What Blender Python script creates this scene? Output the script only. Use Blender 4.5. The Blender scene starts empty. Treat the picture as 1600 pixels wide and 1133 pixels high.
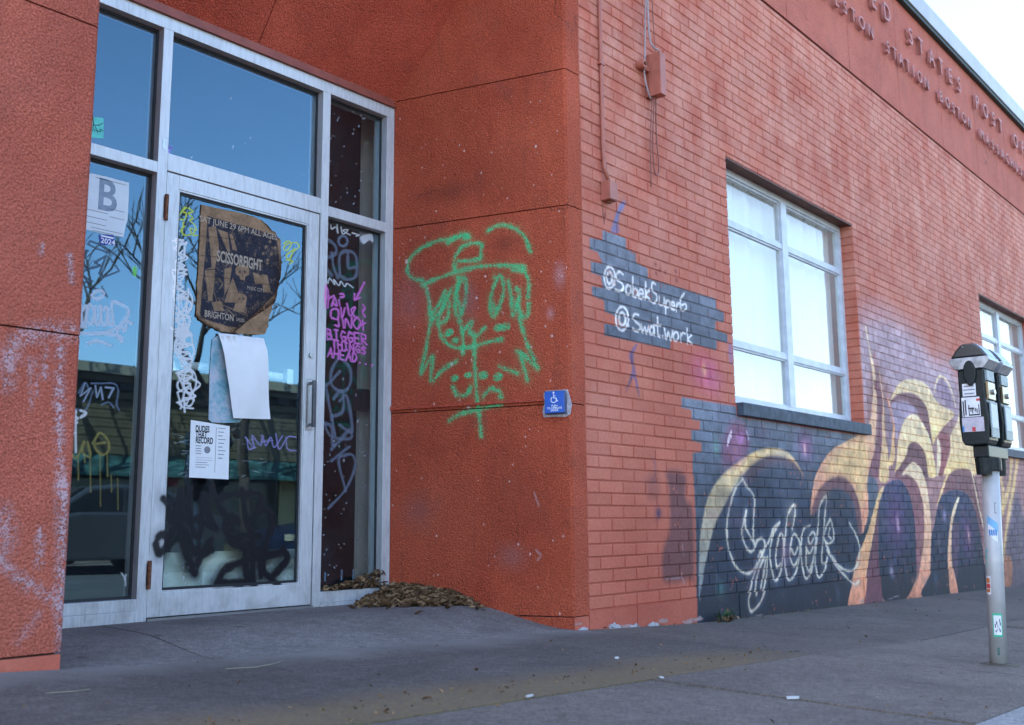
import bpy, bmesh, math, random
import numpy as np
from mathutils import Vector, Matrix

# ------------------------------------------------------------------ reset
for coll in (bpy.data.objects, bpy.data.meshes, bpy.data.materials, bpy.data.lights, bpy.data.cameras):
    for b in list(coll):
        coll.remove(b)
scene = bpy.context.scene
COL = scene.collection
rnd = random.Random(7)
R = math.radians

# ------------------------------------------------------------------ camera
# fitted from the photograph's vanishing lines; x runs along the facade, y into the building, z up
F_PX, YAW, PIT, ROL, CAM_H = 1588.0, R(49.5), R(8.95), R(-0.43), 0.535
cy_, sy_, cp_, sp_ = math.cos(YAW), math.sin(YAW), math.cos(PIT), math.sin(PIT)
fwd = Vector((sy_ * cp_, cy_ * cp_, sp_))
rt0 = Vector((cy_, -sy_, 0))
up0 = rt0.cross(fwd)
cr_, sr_ = math.cos(ROL), math.sin(ROL)
rt = rt0 * cr_ + up0 * sr_
up = up0 * cr_ - rt0 * sr_
cam_data = bpy.data.cameras.new('camera')
cam_data.sensor_width = 36.0
cam_data.lens = F_PX / 1600.0 * 36.0
cam_data.clip_start = 0.05
cam_data.clip_end = 2000
cam = bpy.data.objects.new('camera', cam_data)
COL.objects.link(cam)
cam.matrix_world = Matrix(((rt.x, up.x, -fwd.x, 0), (rt.y, up.y, -fwd.y, 0), (rt.z, up.z, -fwd.z, CAM_H), (0, 0, 0, 1)))
cam_data.dof.use_dof = True
cam_data.dof.focus_distance = 4.7
cam_data.dof.aperture_fstop = 4.0
scene.camera = cam

# ------------------------------------------------------------------ world, sun, exposure
SUN_AZ, SUN_EL = R(-62), R(40)        # azimuth from +y towards +x: the low sun stands behind the building
world = bpy.data.worlds.new('World')
scene.world = world
world.use_nodes = True
wn = world.node_tree
wn.nodes.clear()
sky = wn.nodes.new('ShaderNodeTexSky')
sky.sky_type = 'NISHITA'
sky.sun_disc = False
sky.sun_elevation = SUN_EL
sky.sun_rotation = SUN_AZ
sky.altitude = 0
sky.air_density = 1.0
sky.dust_density = 0.6
sky.ozone_density = 1.6
bg = wn.nodes.new('ShaderNodeBackground')
bg.inputs['Strength'].default_value = 0.15
wo = wn.nodes.new('ShaderNodeOutputWorld')
wn.links.new(sky.outputs[0], bg.inputs['Color'])
wn.links.new(bg.outputs[0], wo.inputs['Surface'])
sun_l = bpy.data.lights.new('sun', 'SUN')
sun_l.energy = 5.0
sun_l.angle = R(0.5)
sun_l.color = (1.0, 0.9, 0.76)
sun = bpy.data.objects.new('sun', sun_l)
COL.objects.link(sun)
sdir = Vector((math.sin(SUN_AZ) * math.cos(SUN_EL), math.cos(SUN_AZ) * math.cos(SUN_EL), math.sin(SUN_EL)))
sun.rotation_euler = sdir.to_track_quat('Z', 'Y').to_euler()
sun.location = (20, 20, 25)
vs = scene.view_settings
vs.view_transform = 'Standard'
vs.look = 'None'
vs.gamma = 1.0
vs.use_curve_mapping = False
vs.exposure = 2.42
scene.render.engine = 'CYCLES'
scene.cycles.max_bounces = 8
scene.cycles.transparent_max_bounces = 16
scene.cycles.caustics_reflective = False
scene.cycles.caustics_refractive = False

# ------------------------------------------------------------------ photo pixel -> place on a known plane
YF, YS = 3.18, 4.209                 # facade plane and storefront plane
XC, XS = 4.19, 3.883                 # facade corner and inner end of the splayed jamb
XPL = 1.565                          # right edge of the left pier
XSL = XPL + (XC - XS)                # left end of the storefront
ZCEIL, ZBAND = 2.99, 4.39
def ray(x, y):
    a, b = (x - 800) / F_PX, (y - 566.5) / F_PX
    return rt * a - up * b + fwd
def on_y(x, y, Y):
    d = ray(x, y)
    t = Y / d.y
    return (d.x * t, d.z * t + CAM_H)
def Fp(p): return on_y(p[0], p[1], YF)
def Sp(p): return on_y(p[0], p[1], YS)
JN = Vector((YS - YF, XC - XS, 0)).normalized()
JL = math.hypot(YS - YF, XC - XS)
def Jp(p):
    d = ray(*p)
    t = (XC * JN.x + YF * JN.y) / (d.x * JN.x + d.y * JN.y)
    return (math.hypot(d.x * t - XC, d.y * t - YF) * (1 if d.y * t > YF else -1), d.z * t + CAM_H)
def crop(o, s, pts): return [(o[0] + x / s, o[1] + y / s) for x, y in pts]

# ------------------------------------------------------------------ ground height
GX = [-30, 1.378, 1.58, 4.17, 5.39, 12.43, 60]
GZ = [0.55, .109, .09, 0, -.057, -.19, -.75]
def ground(x, y):
    a = float(np.interp(x, GX, GZ))
    if y <= YF:
        return a - .022 * (YF - max(y, 0.9)) 
    t = min(1, (y - YF) / .62)
    t = t * t * (3 - 2 * t)
    return a + (.116 - a) * t

# ------------------------------------------------------------------ object helpers
def link(o, parent=None):
    COL.objects.link(o)
    if parent is not None:
        o.parent = parent
    return o
def tag(o, label=None, cat=None, group=None, kind=None):
    if label: o['label'] = label
    if cat: o['category'] = cat
    if group: o['group'] = group
    if kind: o['kind'] = kind
    return o
def thing(name, label, cat, loc=(0, 0, 0), group=None):
    o = bpy.data.objects.new(name, None)
    o.location = loc
    o.empty_display_size = .1
    link(o)
    return tag(o, label, cat, group)
class MB:
    """collects faces for ONE mesh"""
    def __init__(s):
        s.v = []; s.f = []
    def add(s, vs_, fs_):
        n = len(s.v)
        s.v += [tuple(v) for v in vs_]
        s.f += [tuple(i + n for i in f) for f in fs_]
        return s
    def box(s, a, b):
        x0, y0, z0 = a; x1, y1, z1 = b
        return s.add([(x0, y0, z0), (x1, y0, z0), (x1, y1, z0), (x0, y1, z0), (x0, y0, z1), (x1, y0, z1), (x1, y1, z1), (x0, y1, z1)],
                     [(0, 3, 2, 1), (4, 5, 6, 7), (0, 1, 5, 4), (1, 2, 6, 5), (2, 3, 7, 6), (3, 0, 4, 7)])
    def prism(s, pts, d):
        """closed polygon (list of 3d points) extruded by vector d"""
        n = len(pts)
        q = [tuple(Vector(p) + Vector(d)) for p in pts]
        return s.add(list(pts) + q, [tuple(range(n))[::-1], tuple(range(n, 2 * n))] + [(i, (i + 1) % n, n + (i + 1) % n, n + i) for i in range(n)])
    def tube(s, pts, r, seg=8, caps=True):
        pts = [Vector(p) for p in pts]
        rs = r if isinstance(r, (list, tuple)) else [r] * len(pts)
        rings = []
        for i, p in enumerate(pts):
            t = (pts[min(i + 1, len(pts) - 1)] - pts[max(i - 1, 0)]).normalized()
            a = Vector((0, 0, 1)) if abs(t.z) < .95 else Vector((1, 0, 0))
            u = t.cross(a).normalized(); w = t.cross(u)
            rings.append([p + (u * math.cos(2 * math.pi * k / seg) + w * math.sin(2 * math.pi * k / seg)) * rs[i] for k in range(seg)])
        vs_ = [v for ring in rings for v in ring]
        fs = []
        for i in range(len(pts) - 1):
            for k in range(seg):
                a, b = i * seg + k, i * seg + (k + 1) % seg
                fs.append((a, b, b + seg, a + seg))
        if caps:
            fs.append(tuple(range(seg))[::-1]); fs.append(tuple(range(len(vs_) - seg, len(vs_))))
        return s.add(vs_, fs)
    def build(s, name, m, parent=None, smooth=False, bevel=0, loc=None):
        me = bpy.data.meshes.new(name)
        me.from_pydata(s.v, [], s.f)
        bm = bmesh.new(); bm.from_mesh(me)
        bmesh.ops.recalc_face_normals(bm, faces=bm.faces)
        if bevel:
            bmesh.ops.bevel(bm, geom=[e for e in bm.edges if len(e.link_faces) == 2 and e.calc_face_angle(0) > .6], offset=bevel, segments=2, affect='EDGES', profile=.6)
        bm.to_mesh(me); bm.free()
        if smooth:
            for p in me.polygons: p.use_smooth = True
        me.update()
        if m is not None: me.materials.append(m)
        o = bpy.data.objects.new(name, me)
        link(o, parent)
        if loc is not None: o.location = loc
        return o
def box(name, a, b, m, parent=None, bevel=0):
    return MB().box(a, b).build(name, m, parent, bevel=bevel)

# ------------------------------------------------------------------ node helpers
def nmat(name):
    m = bpy.data.materials.new(name)
    m.use_nodes = True
    nt = m.node_tree
    nt.nodes.clear()
    out = nt.nodes.new('ShaderNodeOutputMaterial')
    return m, nt, out
def nd(nt, t, ins=None, **kw):
    n = nt.nodes.new(t)
    for k, v in kw.items(): setattr(n, k, v)
    for k, v in (ins or {}).items():
        s = n.inputs[k]
        if isinstance(v, bpy.types.NodeSocket): nt.links.new(v, s)
        else: s.default_value = v
    return n
def pos(nt): return nd(nt, 'ShaderNodeNewGeometry').outputs['Position']
def noise(nt, vec, scale, detail=4, rough=.55):
    return nd(nt, 'ShaderNodeTexNoise', {'Vector': vec, 'Scale': scale, 'Detail': detail, 'Roughness': rough}).outputs['Fac']
def ramp(nt, fac, stops):
    r = nd(nt, 'ShaderNodeValToRGB', {'Fac': fac})
    el = r.color_ramp.elements
    el[0].position, el[0].color = stops[0][0], (*stops[0][1], 1)
    el[1].position, el[1].color = stops[-1][0], (*stops[-1][1], 1)
    for p, c in stops[1:-1]:
        e = el.new(p); e.color = (*c, 1)
    return r.outputs['Color']
def mr(nt, v, a, b, c=0., d=1.):
    return nd(nt, 'ShaderNodeMapRange', {'Value': v, 'From Min': a, 'From Max': b, 'To Min': c, 'To Max': d}).outputs['Result']
def mixc(nt, fac, a, b, mode='MIX'):
    n = nt.nodes.new('ShaderNodeMix'); n.data_type = 'RGBA'; n.blend_type = mode
    for k, v in (('Factor_Float', fac), ('A_Color', a), ('B_Color', b)):
        s = [i for i in n.inputs if i.identifier == k][0]
        if isinstance(v, bpy.types.NodeSocket): nt.links.new(v, s)
        elif k == 'Factor_Float': s.default_value = v
        else: s.default_value = (*v, 1) if len(v) == 3 else v
    return [o for o in n.outputs if o.identifier == 'Result_Color'][0]
def math_(nt, op, a, b=None):
    ins = {0: a}
    if b is not None: ins[1] = b
    return nd(nt, 'ShaderNodeMath', ins, operation=op).outputs[0]
def bump(nt, h, dist, strength=1.0, normal=None):
    ins = {'Height': h, 'Distance': dist, 'Strength': strength}
    if normal is not None: ins['Normal'] = normal
    return nd(nt, 'ShaderNodeBump', ins).outputs['Normal']
def bsdf(nt, out, color, rough=.7, metal=0., normal=None, spec=.4, **extra):
    ins = {'Base Color': color if isinstance(color, bpy.types.NodeSocket) else (*color, 1), 'Roughness': rough, 'Metallic': metal, 'Specular IOR Level': spec}
    if normal is not None: ins['Normal'] = normal
    ins.update(extra)
    b = nd(nt, 'ShaderNodeBsdfPrincipled', ins)
    nt.links.new(b.outputs[0], out.inputs['Surface'])
    return b.outputs[0]
def simple(name, color, rough=.6, metal=0., var=.15, scale=30., bmp=0., spec=.4):
    m, nt, out = nmat(name)
    p = pos(nt)
    n = noise(nt, p, scale, 5)
    lo = tuple(c * (1 - var) for c in color); hi = tuple(min(1, c * (1 + var)) for c in color)
    c = ramp(nt, n, [(.3, lo), (.7, hi)])
    nrm = bump(nt, noise(nt, p, scale * 4, 3), bmp) if bmp else None
    bsdf(nt, out, c, rough, metal, nrm, spec)
    return m

# ------------------------------------------------------------------ hand-drawn paint, rasterised in wall coordinates by code
def lin(c): return tuple((v / 255 / 12.92 if v / 255 <= .04045 else ((v / 255 + .055) / 1.055) ** 2.4) for v in c)
def spline(pts, n=7, closed=False):
    P = [np.array(p, float) for p in pts]
    if len(P) < 3: return np.array(P)
    if closed: P = [P[-1]] + P + [P[0], P[1]]
    else: P = [2 * P[0] - P[1]] + P + [2 * P[-1] - P[-2]]
    out = []
    for i in range(1, len(P) - 2):
        a, b, c, d = P[i - 1:i + 3]
        for t in np.linspace(0, 1, n, endpoint=False):
            out.append(.5 * ((2 * b) + (-a + c) * t + (2 * a - 5 * b + 4 * c - d) * t * t + (-a + 3 * b - 3 * c + d) * t ** 3))
    if not closed: out.append(P[-2])
    return np.array(out)
class Canvas:
    def __init__(s, name, x0, x1, z0, z1, res, mp):
        s.name, s.x0, s.x1, s.z0, s.z1, s.res, s.mp = name, x0, x1, z0, z1, res, mp
        s.w, s.h = int((x1 - x0) / res), int((z1 - z0) / res)
        s.rgb = np.zeros((s.h, s.w, 3), np.float32); s.a = np.zeros((s.h, s.w), np.float32)
        s.rs = np.random.RandomState(3)
    def win(s, pts, pad):
        a = np.array(pts); lo = a.min(0) - pad; hi = a.max(0) + pad
        i0 = max(0, int((lo[0] - s.x0) / s.res)); i1 = min(s.w, int((hi[0] - s.x0) / s.res) + 2)
        j0 = max(0, int((lo[1] - s.z0) / s.res)); j1 = min(s.h, int((hi[1] - s.z0) / s.res) + 2)
        if i1 <= i0 or j1 <= j0: return None
        X, Z = np.meshgrid(s.x0 + (np.arange(i0, i1) + .5) * s.res, s.z0 + (np.arange(j0, j1) + .5) * s.res)
        return slice(j0, j1), slice(i0, i1), X.astype(np.float32), Z.astype(np.float32)
    def over(s, J, I, cov, col):
        col = np.array(col, np.float32) / 255. if not callable(col) else col
        a0 = s.a[J, I]; a = cov + a0 * (1 - cov)
        w = np.where(a > 1e-5, cov / np.maximum(a, 1e-5), 0)[..., None]
        s.rgb[J, I] = s.rgb[J, I] * (1 - w) + col * w
        s.a[J, I] = a
    def segw(s, X, Z, pts, hw):
        # distance to a stroke whose half width wanders along its length
        d = np.full(X.shape, 1e9, np.float32)
        for i in range(len(pts) - 1):
            a, b = pts[i], pts[i + 1]
            dx, dz = b[0] - a[0], b[1] - a[1]
            L = dx * dx + dz * dz + 1e-12
            t = np.clip(((X - a[0]) * dx + (Z - a[1]) * dz) / L, 0, 1)
            d = np.minimum(d, np.sqrt((X - a[0] - t * dx) ** 2 + (Z - a[1] - t * dz) ** 2) - (hw[i] * (1 - t) + hw[i + 1] * t))
        return d
    def segd(s, X, Z, pts, closed=False):
        d2 = np.full(X.shape, 1e9, np.float32)
        n = len(pts)
        for i in range(n if closed else n - 1):
            a, b = pts[i], pts[(i + 1) % n]
            dx, dz = b[0] - a[0], b[1] - a[1]
            L = dx * dx + dz * dz + 1e-12
            t = np.clip(((X - a[0]) * dx + (Z - a[1]) * dz) / L, 0, 1)
            d2 = np.minimum(d2, (X - a[0] - t * dx) ** 2 + (Z - a[1] - t * dz) ** 2)
        return np.sqrt(d2)
    def poly(s, px, col, alpha=1., soft=.008, smooth=True, mp=True, col2=None, axis=1):
        """filled shape; col2 blends in along x or z of the shape"""
        p = spline(px, 5, True) if smooth else np.array(px, float)
        if mp: p = np.array([s.mp(q) for q in p])
        w = s.win(p, soft * 2)
        if w is None: return
        J, I, X, Z = w
        ins = np.zeros(X.shape, bool)
        n = len(p)
        for i in range(n):
            (xa, za), (xb, zb) = p[i], p[(i + 1) % n]
            if za == zb: continue
            c = ((za > Z) != (zb > Z)) & (X < (xb - xa) * (Z - za) / (zb - za) + xa)
            ins ^= c
        d = s.segd(X, Z, p, True)
        sd = np.where(ins, -d, d)
        cov = np.clip(.5 - sd / soft, 0, 1) * alpha
        if col2 is not None:
            lo, hi = p[:, axis].min(), p[:, axis].max()
            t = np.clip(((Z if axis else X) - lo) / (hi - lo), 0, 1)[..., None]
            c = (np.array(col, np.float32) * (1 - t) + np.array(col2, np.float32) * t)
            s.over(J, I, cov, c)
        else: s.over(J, I, cov, col)
    def stroke(s, px, col, width, alpha=1., soft=.003, smooth=True, speck=0., wander=.16):
        p = spline(px, 7) if smooth else np.array(px, float)
        p = np.array([s.mp(q) for q in p])
        w = s.win(p, width + soft * 2)
        if w is None: return
        J, I, X, Z = w
        ph = s.rs.rand(3) * 6.28
        k = np.arange(len(p))
        hw = width / 2 * (1 + wander * (np.sin(k * .45 + ph[0]) + .6 * np.sin(k * 1.1 + ph[1]) + .5 * np.sin(k * 2.3 + ph[2])))
        d = s.segw(X, Z, p, hw)
        cov = np.clip(.5 - d / soft, 0, 1) * alpha
        d = np.maximum(d + width / 2, 0)
        if speck: cov = cov * (s.rs.rand(*cov.shape) > speck * (.35 + .65 * np.clip(d / (width / 2), 0, 1)))
        s.over(J, I, cov.astype(np.float32), col)
    def ring(s, c, rx, ry, col, width, crop_o=(0, 0), sc=1., **k):
        pts = [(c[0] + rx * math.cos(t), c[1] + ry * math.sin(t)) for t in np.linspace(-.3, 2 * math.pi - .1, 18)]
        s.stroke(crop(crop_o, sc, pts), col, width, **k)
    def glow(s, px, rx, rz, col, alpha):
        c = s.mp(px)
        w = s.win([(c[0] - 2.4 * rx, c[1] - 2.4 * rz), (c[0] + 2.4 * rx, c[1] + 2.4 * rz)], 0)
        if w is None: return
        J, I, X, Z = w
        s.over(J, I, (alpha * np.exp(-((X - c[0]) / rx) ** 2 - ((Z - c[1]) / rz) ** 2)).astype(np.float32), col)
    def vnoise(s, cell, seed=1):
        r = np.random.RandomState(seed)
        gw, gh = int((s.x1 - s.x0) / cell) + 3, int((s.z1 - s.z0) / cell) + 3
        g = r.rand(gh, gw).astype(np.float32)
        x = np.arange(s.w) * s.res / cell; z = np.arange(s.h) * s.res / cell
        xi, zi = x.astype(int), z.astype(int)
        fx, fz = (x - xi)[None], (z - zi)[:, None]
        fx = fx * fx * (3 - 2 * fx); fz = fz * fz * (3 - 2 * fz)
        A, B = g[zi][:, xi], g[zi][:, xi + 1]; C_, D = g[zi + 1][:, xi], g[zi + 1][:, xi + 1]
        return A * (1 - fx) * (1 - fz) + B * fx * (1 - fz) + C_ * (1 - fx) * fz + D * fx * fz
    def image(s):
        im = bpy.data.images.new(s.name, s.w, s.h, alpha=True)
        im.alpha_mode = 'CHANNEL_PACKED'
        buf = np.dstack([s.rgb, s.a[..., None]]).astype(np.float32)
        im.pixels.foreach_set(np.clip(buf, 0, 1).ravel())
        im.update(); im.pack()
        return im
    def nodes(s, nt, img, gain, by_x=True, x_at=None):
        """returns colour and alpha sockets sampled by position on the wall"""
        sp = nd(nt, 'ShaderNodeSeparateXYZ', {0: pos(nt)})
        if x_at is None: x_at = (s.x0, s.x1)
        u = nd(nt, 'ShaderNodeMapRange', {'Value': sp.outputs[0], 'From Min': x_at[0], 'From Max': x_at[1]}, clamp=False).outputs['Result']
        v = nd(nt, 'ShaderNodeMapRange', {'Value': sp.outputs[2], 'From Min': s.z0, 'From Max': s.z0 + s.h * s.res}, clamp=False).outputs['Result']
        uv = nd(nt, 'ShaderNodeCombineXYZ', {0: u, 1: v}).outputs[0]
        t = nd(nt, 'ShaderNodeTexImage', {'Vector': uv}, image=img, extension='CLIP', interpolation='Linear')
        c = mixc(nt, 1.0, t.outputs['Color'], (gain[0], gain[1], gain[2]), 'MULTIPLY')
        return c, t.outputs['Alpha']
PAINT = (1.0, .88, .80)              # photo colour -> reflectance

# ================================================================== PAINT: mural on the brick facade
mural = Canvas('mural_paint', 4.19, 14.2, -.4, 2.9, .005, Fp)
YEL, YEL2, ORG = (248, 214, 150), (253, 232, 192), (232, 158, 126)
MAU, MAU2, NAVY, SLATE, LAV = (122, 84, 90), (162, 124, 124), (34, 46, 66), (82, 98, 122), (188, 174, 190)
c6 = lambda p: crop((1050, 600), 2.831, p)
m1 = lambda p: crop((1060, 640), 7.08, p)
m2 = lambda p: crop((1130, 740), 4.926, p)
m3 = lambda p: crop((1340, 520), 5.15, p)
m4 = lambda p: crop((1340, 720), 4.72, p)
m5 = lambda p: crop((1540, 660), 4.05, p)
cs = lambda p: crop((900, 320), 3.542, p)
# faded lavender halo right of the first window, then the mauve ground of the octopus
mural.poly(m3([(-20, -60), (150, -190), (330, -110), (480, 20), (590, 190), (640, 210), (720, 220), (800, 340), (900, 420), (1100, 560), (1420, 760), (1700, 900), (1700, 1400), (0, 1400), (40, 700)]), LAV, .62, .30)
mural.poly(m3([(20, 60), (150, -60), (320, -20), (450, 60), (560, 200), (640, 260), (720, 270), (790, 400), (840, 520), (1100, 660), (1500, 830), (1500, 1400), (0, 1400), (40, 700)]), LAV, .55, .16)
mural.poly([(1352, 650), (1365, 560), (1380, 590), (1400, 620), (1440, 640), (1480, 650), (1520, 670), (1570, 690), (1640, 715), (1760, 760), (1760, 930), (1600, 930), (1330, 960), (1345, 800)], MAU2, .95, .14)
# slate and navy ground left of it, stepped along the brick courses
mural.poly([(1065, 620.5), (1149, 635), (1152, 650), (1352, 682), (1352, 700), (1372, 760), (1372, 960), (1200, 985), (1088, 985), (1088, 918), (1087, 812), (1085, 770), (1082.5, 738), (1082, 708), (1096, 706), (1096, 692.5), (1080, 688), (1080, 672), (1094, 672), (1094, 658), (1081, 655), (1080, 640.6), (1065, 637)],
           (24, 32, 48), 1, .012, False, col2=(118, 130, 148))
mural.poly(c6([(200, 560), (360, 420), (560, 400), (700, 420), (800, 560), (830, 760), (700, 960), (300, 960), (160, 780)]), (20, 30, 54), .6, .45)
# yellow arc on the left
mural.poly(c6([(118, 930), (122, 700), (136, 600), (160, 500), (220, 405), (320, 325), (400, 288), (480, 288), (540, 330), (580, 402), (540, 350), (480, 322), (420, 322), (370, 348), (310, 410), (270, 470), (215, 570), (185, 640), (160, 740), (142, 830), (124, 940)]), (138, 150, 160), 1, .02, col2=YEL)
mural.poly(c6([(580, 402), (540, 340), (480, 318), (420, 320), (350, 365), (300, 425), (350, 440), (390, 385), (450, 355), (520, 360)]), MAU, .6, .06)
mural.poly(c6([(380, 310), (440, 296), (500, 300), (540, 335), (500, 318), (440, 312)]), YEL2, .7, .03)
# pink crystal
mural.poly(m1([(600, 140), (700, 140), (770, 250), (785, 400), (740, 520), (620, 620), (500, 600), (490, 420), (520, 280), (560, 180)]), (144, 74, 108), .60, .08)
mural.poly(m1([(585, 225), (560, 280), (542, 340), (545, 410), (570, 350), (592, 280)]), (236, 226, 240), .95, .012)
mural.poly(m1([(640, 270), (720, 270), (730, 320), (690, 390), (650, 340)]), (190, 130, 190), .7, .03)
mural.stroke(m1([(750, 240), (775, 300), (770, 330)]), (190, 205, 235), .014, .8, .012)
# first limb rising beside the window
mural.poly([(1352, 512), (1357, 540), (1361, 569), (1364, 594), (1363, 629), (1360, 656), (1354, 667), (1345, 677), (1322, 690), (1302, 701), (1286, 720), (1273, 748), (1268, 780), (1266.5, 806), (1274, 784), (1282, 764), (1294, 752), (1308, 747), (1322, 752), (1333, 764), (1341, 787), (1346, 815), (1345, 842), (1352, 822), (1357, 800), (1356, 770), (1356, 745), (1366, 708), (1369, 665), (1370, 630), (1369, 600), (1365, 570), (1359, 543), (1354, 512)], ORG, 1, .012, col2=YEL2)
mural.poly([(1290, 735), (1310, 705), (1340, 690), (1356, 700), (1355, 740), (1345, 790), (1335, 760), (1312, 742)], YEL, .8, .12)
mural.poly([(1268, 800), (1275, 775), (1288, 755), (1308, 745), (1324, 750), (1336, 768), (1344, 795), (1347, 842), (1341, 830), (1336, 795), (1326, 772), (1310, 764), (1296, 768), (1284, 785), (1274, 803)], MAU, .95, .03)
# strips between the limbs
mural.poly(m3([(130, 400), (165, 560), (170, 720), (150, 900), (90, 1133), (185, 1150), (190, 950), (200, 850), (195, 700), (200, 560), (170, 400)]), (138, 92, 104), .9, .02)
mural.poly(m3([(172, 320), (186, 430), (202, 560), (197, 700), (200, 850), (190, 950), (175, 1180), (250, 1180), (242, 960), (226, 850), (216, 700), (210, 560), (196, 440), (180, 320)]), YEL, 1, .012, col2=(220, 180, 160))
mural.poly(m3([(215, 560), (228, 700), (240, 860), (250, 980), (275, 930), (280, 760), (255, 620)]), (140, 124, 140), .7, .02)
mural.poly(m3([(238, 530), (262, 620), (287, 720), (277, 850), (267, 960), (245, 1060), (282, 1060), (302, 980), (296, 850), (298, 740), (276, 640), (250, 535)]), YEL, 1, .012, col2=ORG)
# upper arch
mural.poly(m3([(270, 570), (360, 550), (440, 580), (490, 640), (430, 660), (380, 710), (340, 800), (318, 870), (298, 740)]), (168, 156, 182), .8, .03)
mural.poly(m3([(253, 565), (290, 480), (330, 410), (390, 376), (460, 376), (530, 400), (580, 450), (620, 530), (680, 590), (770, 640), (760, 690), (690, 760), (640, 830), (605, 900), (590, 800), (570, 700), (560, 620), (520, 550), (460, 500), (390, 485), (320, 500), (276, 540)]), YEL, 1, .012, col2=YEL2)
mural.poly(m3([(262, 560), (320, 498), (390, 483), (460, 498), (520, 548), (562, 620), (580, 740), (600, 890), (560, 800), (535, 735), (500, 670), (470, 610), (410, 560), (340, 540)]), MAU, .9, .03)
mural.poly(m3([(690, 790), (740, 830), (745, 920), (720, 1020), (690, 1140), (645, 1140), (668, 1000), (678, 900), (640, 850), (760, 690)]), (150, 88, 92), .95, .02)
mural.poly(m3([(745, 830), (800, 720), (830, 640), (960, 700), (960, 1133), (740, 1133), (690, 1140), (722, 1040), (748, 930)]), YEL, .95, .03, col2=YEL2)
mural.poly(m3([(640, 860), (655, 860), (672, 1000), (650, 1140), (632, 1140), (640, 1000)]), YEL2, .9, .015)
mural.stroke(m3([(618, 475), (635, 390), (670, 350), (720, 390), (760, 480), (788, 590)]), YEL2, .03, .9, .015)
mural.poly(m3([(635, 470), (650, 400), (680, 375), (715, 410), (750, 500), (760, 600), (700, 560)]), (150, 128, 160), .6, .04)
# second arch
mural.poly(m3([(318, 1010), (325, 880), (350, 770), (390, 690), (430, 658), (480, 668), (530, 740), (570, 820), (592, 900), (612, 1000), (630, 1150), (560, 1150), (545, 1000), (520, 930), (480, 890), (440, 885), (410, 910), (390, 990), (350, 1060), (300, 1120)]), YEL, 1, .012, col2=YEL2)
mural.poly(m3([(300, 1150), (350, 1060), (390, 990), (410, 910), (440, 883), (480, 888), (520, 930), (547, 1000), (568, 1150), (540, 1150), (500, 1070), (450, 1045), (410, 1060), (360, 1120), (330, 1160)]), MAU, .95, .015)
mural.poly(m4([(585, 330), (620, 200), (660, 90), (690, 20), (820, 0), (836, 65), (740, 60), (680, 95), (640, 190), (612, 270)]), YEL, .95, .02)
mural.poly(m4([(330, 112), (340, 80), (400, 12), (440, 28), (482, 90), (512, 200), (527, 320), (542, 450), (542, 600), (537, 720), (532, 820), (492, 910), (450, 1020), (325, 1035), (400, 930), (448, 830), (470, 720), (483, 600), (488, 450), (475, 320), (460, 240), (430, 160), (390, 118)]), ORG, 1, .012, col2=YEL2)
mural.poly(m4([(280, 140), (350, 103), (400, 123), (440, 170), (467, 250), (487, 350), (492, 500), (487, 600), (467, 720), (438, 830), (425, 700), (418, 500), (400, 330), (370, 220), (330, 150)]), (140, 92, 100), .95, .02)
mural.poly(m4([(290, 138), (230, 162), (185, 218), (160, 320), (152, 450), (152, 620), (158, 800), (160, 900), (190, 1030), (330, 1030), (400, 925), (432, 800), (428, 600), (420, 450), (400, 320), (370, 220), (330, 158)]), (16, 25, 44), 1, .014, col2=(60, 72, 102))
mural.poly(m4([(180, 192), (150, 250), (100, 430), (60, 560), (20, 650), (-10, 740), (-45, 900), (-75, 1085), (45, 1085), (60, 900), (75, 780), (100, 640), (130, 470), (160, 310), (190, 210)]), ORG, 1, .012, col2=YEL)
mural.poly(m4([(160, 290), (132, 480), (102, 650), (77, 790), (62, 910), (47, 1085), (165, 1065), (165, 900), (156, 700), (153, 500)]), (112, 70, 84), .95, .02)
mural.poly(m4([(0, 580), (50, 520), (97, 440), (62, 545), (18, 650)]), NAVY, 1, .012)
# third arch with its dark eye
mural.poly(m4([(590, 360), (640, 200), (680, 100), (740, 62), (830, 72), (880, 180), (905, 350), (930, 600), (905, 560), (880, 420), (840, 300), (800, 240), (740, 216), (680, 218), (615, 270)]), MAU, .92, .025)
mural.poly(m4([(680, 220), (620, 260), (590, 340), (570, 450), (545, 560), (540, 700), (534, 830), (480, 1010), (940, 985), (935, 780), (915, 600), (880, 420), (840, 300), (800, 240), (740, 218)]), (16, 26, 46), 1, .014, col2=(56, 64, 94))
mural.poly(m4([(735, 275), (700, 370), (680, 480), (668, 620), (665, 780), (680, 990), (735, 990), (715, 850), (697, 770), (693, 600), (702, 450), (748, 285)]), ORG, 1, .012, col2=YEL2)
mural.poly(m4([(705, 470), (697, 620), (702, 770), (722, 880), (745, 700), (745, 480)]), (110, 78, 104), .6, .03)
mural.stroke(m4([(825, 0), (850, 120), (885, 300), (925, 480)]), YEL2, .035, .9, .02)
# beyond the meter
for q in ([(165, 250), (150, 400), (110, 540)], [(200, 240), (170, 450), (130, 700), (115, 860)], [(225, 600), (220, 760), (235, 900)], [(95, 330), (110, 450), (105, 560)]):
    mural.stroke(m5(q), YEL, .10, .85, .05)
mural.poly(m5([(120, 860), (180, 480), (215, 480), (240, 600), (300, 800), (300, 1040), (110, 1050)]), (98, 92, 112), .85, .12)
mural.poly(m5([(118, 860), (160, 860), (155, 1040), (110, 1050)]), (190, 130, 100), .9, .05)
mural.poly([(1330, 952), (1600, 918), (1800, 890), (1800, 960), (1330, 1000)], (40, 44, 60), .35, .12)
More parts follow.
